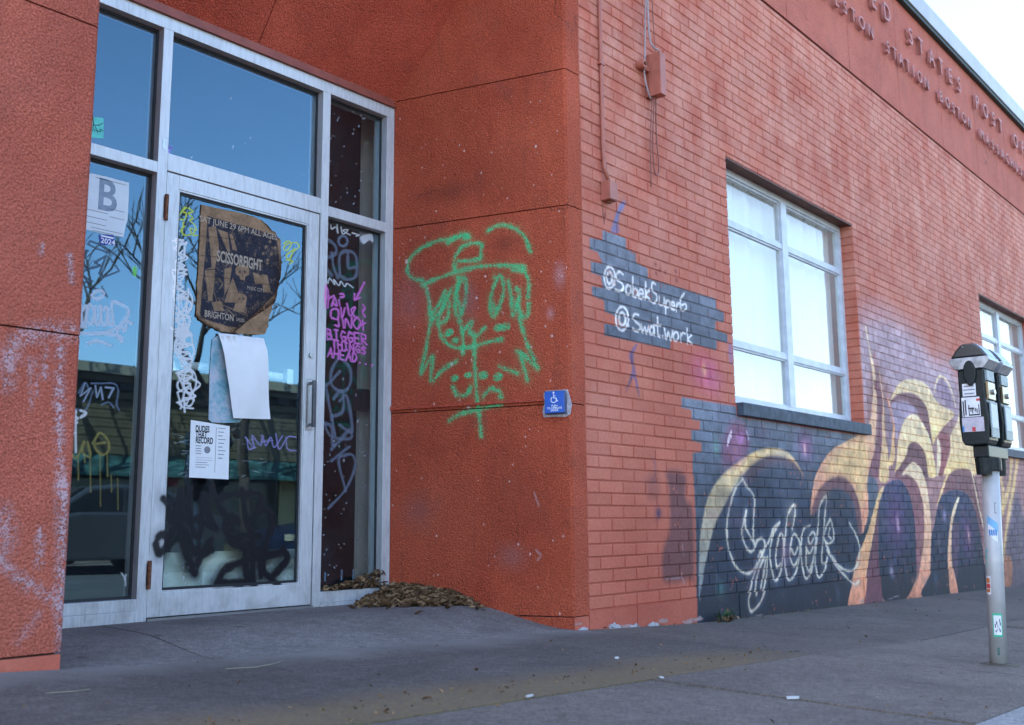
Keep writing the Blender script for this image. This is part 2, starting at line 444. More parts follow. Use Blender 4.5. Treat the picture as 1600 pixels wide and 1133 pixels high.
# glows and stars
for (p, rx, rz, c, a) in ((c6([(590, 270)])[0], .12, .10, (180, 100, 160), .7), (c6([(588, 285)])[0], .025, .045, (250, 215, 200), .8), (c6([(215, 912)])[0], .05, .06, (90, 170, 160), .5), (c6([(195, 280)])[0], .03, .05, (120, 190, 160), .6),
                          ((1103, 582), .16, .10, (205, 90, 160), .6), ((1100, 578), .03, .04, (240, 190, 130), .8), ((1117, 600), .10, .08, (200, 110, 150), .35),
                          (m4([(285, 440)])[0], .22, .28, (120, 70, 130), .75), (m4([(297, 470)])[0], .035, .07, (245, 205, 220), .9), (m4([(640, 400)])[0], .06, .06, (200, 180, 220), .8), (m4([(815, 560)])[0], .2, .22, (120, 66, 120), .7), (m4([(820, 560)])[0], .035, .07, (240, 190, 170), .85),
                          (m4([(250, 818)])[0], .05, .05, (210, 205, 230), .8), (m4([(570, 880)])[0], .05, .09, (90, 120, 150), .5), ((1130, 650), .12, .07, (120, 120, 150), .3), ((1190, 676), .12, .07, (130, 110, 150), .4)):
    mural.glow(p, rx, rz, c, a * .8)
# script lettering in chalky outline
SOB = [[(150, 40), (95, 120), (50, 260), (28, 400), (35, 540), (60, 640), (110, 730), (180, 770), (230, 745), (260, 690)], [(150, 40), (175, 90), (215, 140), (240, 200), (235, 330), (230, 480), (240, 540)],
       [(178, 285), (160, 360), (145, 450), (165, 540), (200, 595), (235, 590), (260, 520), (300, 500), (320, 540), (315, 590)], [(178, 285), (170, 400), (210, 490), (240, 540)],
       [(435, 375), (390, 420), (350, 520), (300, 620), (240, 770), (205, 900), (185, 980), (205, 1060), (270, 1000), (310, 900), (335, 760), (340, 650)], [(270, 640), (290, 600), (305, 640)], [(245, 930), (260, 800), (295, 690), (325, 650), (312, 760), (290, 880)],
       [(435, 375), (380, 480), (360, 600), (370, 720), (400, 825), (440, 760), (460, 640), (465, 520), (445, 460), (420, 520), (405, 640), (415, 720), (445, 690)],
       [(550, 330), (550, 240), (500, 310), (480, 450), (470, 600), (480, 740), (505, 820), (550, 780), (580, 680), (590, 540), (550, 465), (525, 520), (515, 640), (545, 710), (575, 660)], [(550, 330), (532, 430)],
       [(665, 400), (620, 430), (600, 540), (605, 680), (635, 805), (675, 760), (700, 620), (710, 500), (690, 450), (655, 500), (670, 540), (695, 500)], [(640, 560), (640, 700), (660, 750), (690, 680)], [(640, 580), (665, 615), (690, 570)], [(525, 580), (548, 625), (575, 570)],
       [(785, 300), (795, 175), (745, 250), (730, 400), (715, 560), (710, 700), (735, 800), (780, 740), (800, 650)], [(785, 300), (775, 420), (765, 560), (760, 680), (790, 690)],
       [(825, 350), (790, 420), (775, 500), (810, 540), (850, 500), (840, 400), (825, 350)], [(820, 420), (812, 470), (828, 500)], [(790, 540), (840, 640), (900, 720), (980, 750), (1030, 700), (1050, 580), (1030, 490), (970, 380)], [(800, 590), (870, 710), (940, 790), (1000, 850), (1040, 830)]]
for q in SOB:
    mural.stroke(m2(q), (124, 146, 170), .055, .30, .05)
for q in SOB:
    mural.stroke(m2(q), (238, 230, 208), .0185, .92, .015, wander=.22)
# runs of paint below the painted shapes
rd = random.Random(17)
for _ in range(26):
    x, y = rd.uniform(1100, 1480), rd.uniform(690, 900)
    mural.stroke([(x, y), (x + rd.uniform(-.5, .5), y + rd.uniform(8, 30))], rd.choice([YEL, MAU2, (60, 76, 104), (150, 150, 170)]), .006, rd.uniform(.2, .5), .008, False)
for _ in range(60):
    mural.glow((rd.uniform(1095, 1500), rd.uniform(650, 930)), rd.uniform(.03, .10), rd.uniform(.03, .10), rd.choice([(120, 136, 164), (20, 28, 48), (150, 110, 130), (200, 176, 140)]), rd.uniform(.10, .28))
# upper patch of grey painted bricks, with the two handles
mural.poly(cs([(145, 140), (275, 185), (275, 240), (330, 268), (333, 318), (395, 350), (398, 405), (775, 520), (778, 575), (820, 595), (820, 650), (772, 645), (772, 690), (838, 715), (840, 765), (778, 750), (778, 805), (680, 778), (522, 745), (522, 800), (160, 722), (158, 660), (290, 690), (215, 615), (160, 590), (155, 530), (90, 500), (85, 450), (150, 460), (135, 395), (85, 375), (82, 315), (148, 325), (120, 265), (78, 245), (75, 182), (145, 195)]), (92, 102, 118), 1, .007, False, col2=(118, 128, 146))
mural.poly(cs([(225, 670), (158, 655), (158, 720), (330, 755), (500, 740), (400, 700)]), (94, 104, 122), 1, .007, False)
for q in ([(265, -10), (235, 45), (222, 90), (212, 130)], [(225, 60), (215, 110), (200, 140)]):
    mural.stroke(cs(q), (110, 120, 165), .028, .75, .02)
mural.poly(cs([(240, -5), (268, 0), (235, 70), (240, 150), (205, 150), (222, 60)]), (112, 116, 158), .7, .012)
mural.poly(cs([(340, 770), (320, 830), (325, 900), (345, 1000), (352, 1070), (335, 1010), (320, 960), (290, 1010), (275, 1035), (300, 950), (310, 890), (292, 840), (315, 790)]), (104, 88, 128), .85, .012)
mural.poly(cs([(845, 770), (868, 790), (866, 880), (848, 860)]), (120, 104, 150), .6, .03)
W_ = (232, 236, 240)
HW = [[(260, 385), (240, 370), (222, 390), (230, 415), (255, 435), (262, 462), (245, 478), (220, 470)], [(315, 400), (315, 502)], [(347, 490), (372, 492), (365, 470), (350, 475), (347, 505), (360, 520), (375, 512)], [(385, 430), (385, 522)], [(408, 470), (388, 498), (412, 530)],
      [(440, 440), (425, 430), (418, 455), (428, 480), (445, 500), (445, 530), (430, 545), (418, 535)], [(460, 510), (460, 545), (472, 555), (486, 545), (487, 515), (489, 560)], [(497, 530), (497, 602)], [(525, 557), (545, 560), (540, 540), (527, 545), (527, 572), (545, 580)], [(556, 545), (556, 592)], [(556, 560), (566, 545), (576, 548)],
      [(600, 490), (580, 520), (575, 560), (590, 587), (608, 575), (605, 550), (585, 555)],
      [(345, 610), (325, 605), (315, 625), (330, 648), (352, 668), (350, 695), (330, 698), (315, 685)], [(362, 660), (370, 705), (382, 675), (392, 712), (402, 672)], [(433, 675), (436, 722)], [(450, 625), (455, 720), (465, 728)], [(432, 665), (472, 668)], [(481, 726), (484, 734)],
      [(490, 685), (500, 745), (512, 705), (525, 752), (535, 700)], [(580, 710), (583, 760)], [(582, 725), (592, 708), (603, 712)], [(615, 685), (618, 770)], [(640, 720), (620, 745), (645, 772)], [(202, 395), (204, 435), (216, 440)], [(274, 620), (276, 660), (290, 668)]]
for q in HW: mural.stroke(cs(q), W_, .016, .95, .008)
for c, rx, ry in (((186, 403), 30, 60), ((186, 405), 15, 32), ((290, 470), 14, 26), ((327, 488), 13, 22), ((508, 548), 12, 18), ((255, 630), 34, 66), ((255, 632), 17, 36), ((420, 695), 12, 22), ((553, 728), 14, 24)):
    mural.ring(c, rx, ry, W_, .016, (900, 320), 3.542, alpha=.95, soft=.008)
# brown buffed-out block low on the wall, small marks
mural.poly([(1042, 738), (1070, 742), (1072, 780), (1083, 800), (1084, 900), (1078, 905), (1038, 908), (1036, 860), (1046, 830), (1046, 770)], (84, 58, 66), .82, .05)
mural.poly([(1010, 750), (1028, 742), (1030, 775), (1014, 780)], (110, 66, 66), .5, .06)
mural.glow((1028.5, 802), .03, .035, (58, 52, 92), .9)
mural.stroke([(1022, 718), (1024, 735), (1021, 752)], (110, 84, 110), .02, .5, .02)
for q in ([(1041, 905), (1062, 903)], [(1064, 895), (1069, 912)], [(1066, 850), (1068, 868)]): mural.stroke(q, (200, 190, 200), .008, .5, .01)
for p in ((1024, 413), (1025, 427), (1056, 424), (1057, 438), (1032, 422), (1040, 426)): mural.glow(p, .014, .014, (120, 50, 45), .8)
# peeled paint along the foot of the wall
for _ in range(18):
    x = rnd.choice([rnd.uniform(4.2, 5.5), rnd.uniform(5.4, 9)])
    z = ground(x, YF) + rnd.uniform(0, .03)
    sw, sh = rnd.uniform(.03, .12), rnd.uniform(.006, .024)
    mural.poly([(x + sw * math.cos(t) * rnd.uniform(.5, 1), z + sh * math.sin(t) * rnd.uniform(.4, 1)) for t in np.linspace(0, 6.28, 9)[:-1]], (168, 156, 158), .8, .006, False, mp=False)
# worn, patchy paint
n1 = mural.vnoise(.05, 1) * .6 + mural.vnoise(.012, 2) * .4
n2 = mural.vnoise(.35, 5)
mural.rgb *= (.80 + .34 * n1 + .14 * (n2 - .5))[..., None]
fl = mural.vnoise(.016, 8) * .55 + mural.vnoise(.07, 9) * .45
mural.a *= np.clip(.90 + .4 * n1, 0, 1) * (1 - .6 * np.clip((fl - .80) * 14, 0, 1))
# the window openings and their reveals stay unpainted
for (xa, xb) in ((5.962, 8.148), (11.587, 13.773)):
    mural.a[int((1.300 - mural.z0) / mural.res):int((3.0 - mural.z0) / mural.res), int((xa - mural.x0) / mural.res):int((xb - mural.x0) / mural.res)] = 0
mural_img = mural.image()

# ================================================================== PAINT: green spray drawing on the splayed jamb
jamb = Canvas('jamb_paint', 0, JL, 0, 2.99, .003, Jp)
GRN = (74, 212, 150)
g_ = lambda p: crop((600, 320), 2.831, p)
GREEN = [[(175, 335), (130, 325), (105, 290), (120, 235), (170, 190), (240, 160), (300, 150), (345, 130), (375, 138)], [(285, 168), (330, 145), (375, 145)], [(315, 290), (315, 235), (345, 190), (395, 170), (430, 175), (430, 205), (420, 240), (330, 250)],
         [(170, 355), (240, 325), (330, 295), (430, 272), (530, 268), (625, 275)], [(460, 115), (510, 90), (570, 100), (620, 140), (648, 205)], [(570, 290), (620, 295), (640, 340), (638, 405)], [(185, 360), (200, 420), (205, 475)], [(205, 490), (245, 440), (270, 380), (262, 450), (215, 510)],
         [(330, 320), (360, 330), (365, 400), (350, 460), (325, 490), (315, 450), (320, 380), (340, 340)], [(330, 330), (325, 400), (345, 480)], [(300, 370), (270, 440), (240, 520), (280, 505), (290, 430)], [(490, 320), (520, 320), (530, 380), (510, 450), (485, 495), (470, 450), (480, 380), (500, 330)], [(485, 440), (495, 480)],
         [(550, 335), (565, 420), (570, 490), (590, 440), (600, 390), (585, 370)], [(590, 430), (610, 490), (635, 490), (640, 440)], [(215, 490), (200, 560), (185, 650), (165, 750), (215, 670), (210, 780), (260, 730), (325, 690)],
         [(600, 500), (625, 590), (655, 670), (680, 725), (620, 665), (585, 645)], [(605, 670), (635, 775)], [(510, 715), (590, 745)], [(240, 530), (260, 590), (310, 630), (380, 630), (450, 610), (520, 595)], [(335, 510), (350, 580), (350, 660)], [(350, 560), (390, 515), (380, 560), (410, 580), (445, 545)],
         [(400, 570), (402, 700), (412, 850), (420, 920), (432, 1025)], [(305, 805), (325, 840), (365, 840), (385, 805)], [(440, 850), (470, 815), (510, 825), (518, 850)], [(290, 955), (340, 925), (420, 905), (520, 880)]]
for q in GREEN:
    jamb.stroke(g_(q), GRN, .048, .32, .045, speck=.6)
    jamb.stroke(g_(q), GRN, .026, .92, .014, speck=.55, wander=.22)
for p in ((290, 565), (315, 600), (505, 545), (538, 540), (315, 768), (372, 755), (440, 755), (505, 762)):
    jamb.stroke(g_([(p[0] - 5, p[1]), (p[0] + 5, p[1] - 2)]), GRN, .042, .95, .012, speck=.25)
for _ in range(170):
    p = (rnd.uniform(0, JL), rnd.uniform(0, 1) ** .8 * 2.9)
    r = rnd.uniform(.002, .007) * (1.8 if rnd.random() < .07 else 1)
    jamb.poly([(p[0] + r * math.cos(t) * rnd.uniform(.6, 1), p[1] + r * 1.3 * math.sin(t) * rnd.uniform(.6, 1)) for t in np.linspace(0, 6.28, 7)[:-1]], (222, 205, 210), rnd.uniform(.3, .95), .004, True, mp=False)
for (p, rx, rz, c, a) in (((735, 470), .05, .10, (150, 120, 135), .35), ((640, 470), .12, .16, (160, 120, 130), .32), ((875, 430), .03, .06, (200, 170, 185), .45), ((860, 490), .02, .03, (200, 170, 185), .4), ((655, 800), .1, .1, (150, 110, 112), .3), ((800, 870), .08, .06, (150, 116, 120), .35), ((700, 300), .18, .05, (60, 36, 34), .35), ((790, 380), .08, .05, (60, 36, 34), .4)):
    jamb.glow(p, rx, rz, c, a)
for q in ([(838, 860), (845, 868), (840, 875)], [(835, 770), (842, 790)]): jamb.stroke(q, (190, 170, 180), .008, .6, .01)
j_ = Canvas('tmp', 0, JL, 0, 2.99, .003, Jp)
for (u_, z_, w_, h_, c_, a_) in ((.60, 1.62, .62, .55, (150, 74, 58), .30), (.30, .70, .40, .50, (116, 56, 46), .28), (.75, .60, .42, .38, (148, 76, 60), .26), (.45, 2.45, .60, .30, (120, 58, 48), .25), (.85, 2.0, .25, .5, (118, 60, 52), .3)):
    j_.poly([(u_ - w_ / 2, z_ - h_ / 2), (u_ + w_ / 2.1, z_ - h_ / 2.2), (u_ + w_ / 2, z_ + h_ / 2), (u_ - w_ / 2.1, z_ + h_ / 2.1)], c_, a_ * .5, .07, False, mp=False)
# graffiti and specks lie over the patches
aa = jamb.a + j_.a * (1 - jamb.a)
jamb.rgb = np.where(aa[..., None] > 1e-4, (jamb.rgb * jamb.a[..., None] + j_.rgb * (j_.a * (1 - jamb.a))[..., None]) / np.maximum(aa, 1e-4)[..., None], 0)
jamb.a = aa
jamb_img = jamb.image()

# ================================================================== PAINT: washed-off scuffs on the left pier
pier = Canvas('pier_paint', .9, XPL, 0, 2.3, .003, Fp)
PW = (196, 172, 186)
for (q, w, a) in (([(8, 560), (30, 530), (80, 515), (112, 518)], .05, .5), ([(95, 530), (92, 600), (92, 680), (95, 760)], .03, .55), ([(20, 560), (10, 600)], .05, .45), ([(55, 560), (58, 620)], .02, .35), ([(70, 545), (70, 590)], .02, .4), ([(0, 880), (40, 910), (80, 935), (98, 950)], .035, .5),
                  ([(98, 760), (96, 850), (98, 940), (96, 980)], .04, .65), ([(62, 830), (60, 880)], .03, .5), ([(5, 800), (10, 850), (0, 870)], .05, .4), ([(45, 560), (48, 640)], .015, .3), ([(108, 400), (112, 440)], .02, .6), ([(98, 1000), (100, 1048)], .04, .7), ([(66, 385), (64, 395)], .02, .5), ([(30, 1000), (60, 960)], .03, .2)):
    pier.stroke(q, PW, w, a, w * .9, speck=.35)
pn = pier.vnoise(.012, 4)
pier.a = np.clip(pier.a * 1.6, 0, .95) * np.clip(pn * 2.6 - .3, 0, 1)
pier_img = pier.image()

# ================================================================== PAINT: tags on the storefront glass
shop = Canvas('glass_paint', 1.87, 3.9, .1, 3.0, .0022, Sp)
WHT, PNK, BLK, YLG, OLV, GRY = (232, 236, 244), (222, 120, 214), (6, 9, 22), (200, 214, 40), (150, 138, 60), (110, 122, 146)
l2 = lambda p: crop((0, 350), 2.8325, p)
l7 = lambda p: crop((105, 360), 4.043, p)
l8 = lambda p: crop((105, 640), 3.655, p)
d6 = lambda p: crop((230, 700), 3.777, p)
d4 = lambda p: crop((230, 260), 3.777, p)
d5 = lambda p: crop((230, 500), 3.777, p)
r7 = lambda p: crop((480, 320), 3.147, p)
# left sidelight
for q in ([(300, 130), (230, 105), (165, 75), (180, 55), (240, 75), (305, 125)], [(100, 190), (165, 115), (110, 120)], [(150, 130), (130, 200), (165, 235), (245, 210), (210, 190), (280, 150), (240, 260), (265, 285), (365, 245), (310, 170)], [(95, 260), (195, 310), (130, 320), (150, 345), (235, 362), (290, 410), (255, 345)]):
    shop.stroke(l7(q), (44, 58, 84), .009, .9, .004, False)
for q in ([(190, 400), (230, 370), (270, 385), (240, 420), (195, 415)], [(85, 440), (100, 530), (120, 450), (128, 570), (150, 560), (160, 470), (125, 500)], [(165, 480), (160, 560), (190, 580), (205, 500), (180, 460)], [(215, 470), (215, 575), (240, 570), (245, 470), (255, 580), (285, 575), (290, 480), (265, 490)], [(330, 590), (320, 450), (390, 465), (425, 510), (370, 590), (260, 640), (110, 640)], [(75, 590), (150, 600)], [(260, 640), (370, 660), (380, 695), (350, 640), (380, 600), (400, 625), (415, 570), (445, 580)], [(170, 705), (230, 690), (310, 720)], [(295, 490), (300, 580), (325, 575)]):
    shop.stroke(l7(q), (206, 220, 240), .014, .92, .006)
for q in ([(110, 1020), (150, 955), (175, 1000)], [(190, 960), (260, 960), (330, 960), (360, 1000), (350, 1090), (365, 1130)], [(60, 1110), (150, 1130), (200, 1010)], [(255, 1095), (300, 1080), (330, 1110)]):
    shop.stroke(l7(q), (120, 140, 176), .006, .5, .006)
for q in ([(80, 10), (60, 25), (90, 45), (55, 55), (85, 70)], [(110, 0), (140, 15), (110, 40)], [(80, 0), (82, 240)], [(40, 100), (60, 115), (40, 130), (80, 130)]):
    shop.stroke(l8(q), (226, 228, 232), .012, .9, .004)
for q in ([(40, 190), (60, 250), (90, 270), (130, 180), (120, 240), (165, 265), (150, 180)], [(180, 190), (220, 130), (265, 170), (270, 230), (230, 255), (190, 200), (250, 185)]):
    shop.stroke(l8(q), OLV, .010, .60, .004)
for x, a, b in ((30, 240, 390), (42, 390, 465), (95, 260, 400), (132, 250, 300), (165, 270, 470), (222, 250, 550), (262, 250, 380), (285, 370, 470), (322, 390, 570)):
    shop.stroke(l8([(x, a), (x + 3, b)]), OLV, .005, .5, .004, False)
shop.stroke(l8([(345, 935), (365, 970), (368, 1010)]), WHT, .006, .6, .004)
shop.stroke(l8([(370, 945), (362, 975)]), WHT, .006, .5, .004)
shop.poly(l7([(450, 225), (475, 220), (470, 280), (455, 270)]), (120, 220, 40), .85, .01)
# white column tag on the door
r2 = random.Random(11)
for k_ in range(3):
    y = 376.; zz = []
    while y < 640:
        c_ = 283 + (y - 376) * .055
        zz.append((c_ + r2.choice((-1, 1)) * r2.uniform(4, 15), y)); y += r2.uniform(-3, 15)
    shop.stroke(zz, WHT, .0075, .96, .004, k_ == 1)
for (cx, cy, rx, ry, n) in ((285, 425, 8, 12, 1.3), (297, 470, 9, 16, 1.1), (298, 548, 11, 13, 1.2), (302, 595, 10, 18, 1.2), (300, 620, 8, 14, 1.3)):
    ph = r2.uniform(0, 6)
    shop.stroke([(cx + rx * math.cos(ph + t), cy + ry * math.sin(ph + t)) for t in np.linspace(0, 6.28 * n, 16)], WHT, .0075, .96, .004)
for q in ([(291, 373), (283, 392), (292, 402), (294, 385)], [(288, 440), (272, 462), (290, 492), (290, 520), (284, 550)], [(284, 450), (284, 510), (276, 545)], [(300, 450), (296, 490), (302, 500), (290, 530), (300, 515)], [(268, 512), (285, 525), (272, 545), (290, 530)], [(275, 540), (274, 580)], [(278, 545), (290, 540), (296, 520)], [(293, 630), (294, 643)], [(305, 590), (318, 600), (306, 612), (296, 632)], [(270, 425), (278, 450)], [(281, 480), (296, 505), (282, 520), (298, 540)], [(290, 400), (279, 440), (293, 455)], [(286, 560), (306, 585), (290, 600), (308, 625)], [(277, 500), (290, 485), (300, 470)]):
    shop.stroke(q, WHT, .0085, .96, .004)
# yellow bubbles
for q in ([(250, 235), (215, 270), (205, 300), (240, 305), (250, 270), (225, 260), (240, 235)], [(265, 240), (290, 260), (265, 270), (290, 300), (270, 310), (300, 340), (310, 370)], [(235, 320), (225, 380), (245, 400), (280, 390), (270, 360), (300, 370), (290, 400), (315, 400)], [(215, 375), (240, 345)],
          [(825, 450), (850, 435), (870, 450), (845, 490), (825, 475), (850, 450), (900, 445), (915, 470), (880, 500), (860, 540), (840, 520), (890, 480)], [(840, 545), (880, 555), (860, 570)]):
    shop.stroke(d4(q), YLG, .007, .9, .004)
# black spray over the lower half of the door, running onto the stile
for q in ([(75, 625), (55, 570), (80, 515), (125, 520), (140, 545), (180, 470), (205, 350), (220, 250)], [(220, 250), (215, 400), (230, 560), (300, 740)], [(270, 235), (265, 330), (290, 480), (320, 520), (345, 440), (350, 290), (365, 285), (385, 400), (430, 480)], [(400, 230), (430, 320), (500, 420), (520, 480)], [(300, 720), (360, 600), (400, 540)],
          [(445, 300), (520, 270), (600, 275), (680, 270), (685, 330)], [(580, 240), (600, 400), (640, 560), (640, 800)], [(100, 300), (150, 370), (160, 430)], [(820, 600), (850, 650), (800, 720), (740, 760), (700, 700), (720, 560), (760, 450), (740, 370), (680, 370), (640, 430)], [(430, 800), (480, 720), (560, 680), (700, 640), (800, 620)],
          [(440, 790), (550, 800), (640, 780)], [(740, 760), (770, 800), (790, 820)], [(560, 440), (520, 400), (480, 450), (500, 520), (560, 560)], [(140, 545), (110, 600), (75, 625)], [(205, 360), (260, 430), (330, 420), (400, 470)], [(600, 560), (600, 700), (620, 800)], [(680, 600), (690, 760)], [(230, 560), (330, 620), (400, 600)], [(520, 560), (620, 600), (720, 600)], [(560, 520), (680, 520)], [(240, 480), (300, 620)]):
    shop.stroke(d6(q), BLK, .034, .99, .012)
    shop.stroke(d6(q), BLK, .055, .32, .05)
shop.poly(d6([(540, 440), (700, 430), (740, 560), (700, 680), (560, 660), (500, 560)]), BLK, .40, .08)
# violet scratched tag on the door
for q in ([(600, 690), (650, 750), (640, 680), (690, 740), (700, 680), (720, 740), (750, 690), (770, 750), (820, 680)], [(780, 670), (800, 760), (850, 690), (900, 690)], [(840, 690), (850, 760), (900, 770)], [(610, 700), (620, 760), (660, 750)], [(690, 720), (760, 710)]):
    shop.stroke(d5(q), (150, 140, 206), .006, .75, .004)
# taped-film creases and scuffs
for _ in range(46):
    x, y = r2.uniform(150, 720), r2.uniform(640, 950)
    shop.stroke(d5([(x, y), (x + r2.uniform(10, 60), y + r2.uniform(-14, 14))]), (190, 205, 215), .003, r2.uniform(.12, .4), .004, False)
for _ in range(60):
    x, y = r2.choice([(r2.uniform(265, 600), r2.uniform(60, 330)), (r2.uniform(510, 600), r2.uniform(380, 920)), (r2.uniform(260, 470), r2.uniform(880, 915))])
    shop.stroke([(x, y), (x + r2.uniform(-1, 1), y + r2.uniform(.5, 4))], (200, 210, 226), .004, r2.uniform(.3, .8), .004, False)
for x in (504, 510, 518, 544, 562): shop.stroke([(x, 890 + r2.uniform(-12, 5)), (x - 1, 918)], (150, 190, 220), .004, .6, .004, False)
# right sidelight
for q in ([(105, 190), (120, 160), (165, 190), (170, 230), (130, 250), (105, 240)], [(105, 210), (110, 280), (150, 340)], [(150, 230), (160, 300), (180, 350)], [(190, 340), (190, 240), (235, 220), (270, 250), (270, 340), (230, 360), (195, 345)], [(230, 230), (232, 300), (262, 300)],
          [(110, 890), (140, 870), (190, 815)], [(185, 745), (150, 810), (150, 880), (200, 915), (240, 880), (240, 800), (190, 745)], [(122, 900), (150, 1040), (165, 1130)], [(160, 950), (200, 910), (205, 1010), (150, 1040)], [(190, 960), (225, 940), (250, 1110), (190, 1080)], [(110, 1070), (150, 1090), (160, 1180), (240, 1100)], [(150, 1200), (165, 1180)]):
    shop.stroke(r7(q), GRY, .017, .62, .008)
shop.ring((205, 170), 22, 25, GRY, .014, (480, 320), 3.147, alpha=.75, soft=.006)
for q in (crop((480, 640), 3.147, [(110, 60), (150, 130), (240, 140), (250, 100)]), crop((480, 640), 3.147, [(150, 250), (240, 180), (185, 240), (220, 400)]), crop((480, 640), 3.147, [(190, 230), (250, 220), (265, 280), (220, 390), (135, 485)])):
    shop.stroke(q, GRY, .014, .6, .008)
for q in ([(105, 95), (125, 105), (120, 115), (105, 112)], [(145, 90), (150, 110), (170, 100), (180, 130), (175, 85)], [(195, 100), (205, 135), (230, 115), (205, 118), (240, 140)], [(250, 130), (285, 140), (270, 145)], [(95, 345), (110, 375), (120, 350), (130, 380), (140, 355), (165, 385), (160, 360), (185, 390), (195, 370), (215, 395), (225, 380), (255, 400)]):
    shop.stroke(r7(q), WHT, .006, .85, .004)
shop.poly(r7([(290, 150), (345, 135), (352, 178), (335, 165), (305, 185)]), (214, 220, 232), .9, .006)
for q in ([(97, 530), (88, 470), (95, 390), (125, 400), (130, 440), (110, 480)], [(135, 440), (130, 500)], [(135, 455), (160, 440)], [(150, 490), (165, 450), (175, 490), (155, 475)], [(185, 460), (190, 490)], [(190, 432), (205, 432), (210, 445), (195, 448)], [(145, 540), (150, 510), (180, 510), (180, 555), (150, 550)], [(195, 500), (200, 550), (215, 500)], [(225, 480), (240, 540), (265, 500), (245, 510), (262, 545)], [(310, 375), (265, 460), (262, 430)], [(265, 460), (290, 450)],
          [(180, 545), (185, 590), (165, 585)], [(205, 560), (208, 600)], [(215, 600), (220, 555), (245, 600), (248, 550)], [(275, 545), (255, 575), (275, 605), (292, 575), (275, 545)], [(303, 485), (312, 505), (300, 520), (314, 545)], [(285, 590), (315, 575)], [(300, 560), (305, 610)], [(100, 530), (95, 690)], [(110, 500), (115, 690)]):
    shop.stroke(r7(q), PNK, .011, .92, .005)
FONT = {'B': [[(0, 0), (0, 1), (.7, .9), (.7, .6), (0, .52), (.8, .4), (.8, .08), (0, 0)]], 'I': [[(.5, 0), (.5, 1)], [(.2, 1), (.8, 1)], [(.2, 0), (.8, 0)]], 'G': [[(.9, .85), (.4, 1), (0, .5), (.4, 0), (.9, .15), (.9, .45), (.5, .45)]], 'E': [[(.9, 1), (0, 1), (0, 0), (.9, 0)], [(0, .5), (.7, .5)]], 'R': [[(0, 0), (0, 1), (.8, .9), (.8, .55), (0, .5), (.9, 0)]],
        'T': [[(.5, 0), (.5, 1)], [(0, 1), (1, 1)]], 'H': [[(0, 0), (0, 1)], [(.9, 0), (.9, 1)], [(0, .5), (.9, .5)]], 'N': [[(0, 0), (0, 1), (.9, 0), (.9, 1)]], 'S': [[(.9, .85), (.4, 1), (.05, .75), (.85, .3), (.5, 0), (0, .15)]], 'A': [[(0, 0), (.5, 1), (1, 0)], [(.2, .4), (.8, .4)]], 'D': [[(0, 0), (0, 1), (.6, .9), (.9, .5), (.6, .1), (0, 0)]], '.': [[(.3, 0), (.35, .06)]]}
def scrawl(cv, conv, text, o, adv, upv, col, w):
    for i, ch in enumerate(text):
        for q in FONT.get(ch, []):
            cv.stroke(conv([(o[0] + adv[0] * (i + u * .78) + upv[0] * v, o[1] + adv[1] * (i + u * .78) + upv[1] * v) for u, v in q]), col, w, .93, .004, False)
scrawl(shop, r7, 'BIGGER', (128, 655), (34, 5), (-4, -52), PNK, .011)
scrawl(shop, r7, 'THINGS', (152, 692), (29, 7), (-2, -36), PNK, .010)
scrawl(shop, r7, 'AHEAD...', (130, 742), (30, 6), (4, -44), PNK, .010)
for _ in range(70):                                  # pale specks on the dark sidelight
    x, y = r2.uniform(512, 585), r2.choice([r2.uniform(170, 320), r2.uniform(640, 900)])
    shop.stroke([(x, y), (x + r2.uniform(-1, 1), y + r2.uniform(.3, 2))], (190, 200, 214), .0045, r2.uniform(.25, .8), .004, False)
for q in ([(150, 960), (120, 1040), (185, 990), (140, 1075)], [(215, 975), (225, 1050), (250, 985), (262, 1060)], [(280, 985), (330, 990), (300, 1050)]):
    shop.stroke(l7(q), (170, 186, 214), .007, .6, .005, False)
shop.a[:int((.240 - shop.z0) / shop.res), :] = 0
shop_img = shop.image()

# ================================================================== PAINT: print on the cardboard gig poster
pst = Canvas('poster_print', 2.52, 3.22, 1.42, 2.16, .0012, Sp)
CARD = (168, 138, 112)
pst.poly([(2.5, 1.4), (3.25, 1.4), (3.25, 2.2), (2.5, 2.2)], CARD, 1, .01, False, mp=False)
INK = (50, 54, 72)
pst.poly(d4([(372, 288), (520, 330), (600, 350), (775, 405), (792, 520), (800, 660), (775, 740), (700, 820), (560, 950), (490, 940), (360, 900), (325, 890), (340, 700), (358, 500)]), INK, .93, .006, False)
for q in ([(375, 355), (420, 345), (440, 470), (415, 600), (355, 605), (395, 590)], [(430, 365), (430, 365), (490, 385), (505, 500), (490, 500)], [(500, 395), (520, 400), (545, 490), (520, 490)], [(355, 610), (415, 605), (410, 690), (400, 790), (375, 790)], [(470, 600), (515, 590), (500, 700), (470, 760)], [(520, 650), (560, 760), (545, 800), (470, 800), (500, 700)], [(640, 620), (690, 640), (700, 690), (650, 690)], [(690, 630), (725, 640), (745, 740), (700, 740)], [(395, 800), (450, 790), (470, 850), (410, 850)], [(560, 740), (600, 790), (590, 860), (520, 850)]):
    pst.poly(d4(q), CARD, .92, .004, False)
for c in ((718, 470), (748, 515), (740, 440), (770, 475), (726, 548), (724, 570), (700, 510)):
    pst.poly(d4([(c[0] + (13 if k % 2 == 0 else 5) * math.sin(k * math.pi / 5), c[1] - (15 if k % 2 == 0 else 6) * math.cos(k * math.pi / 5)) for k in range(10)]), CARD, .95, .002, False)
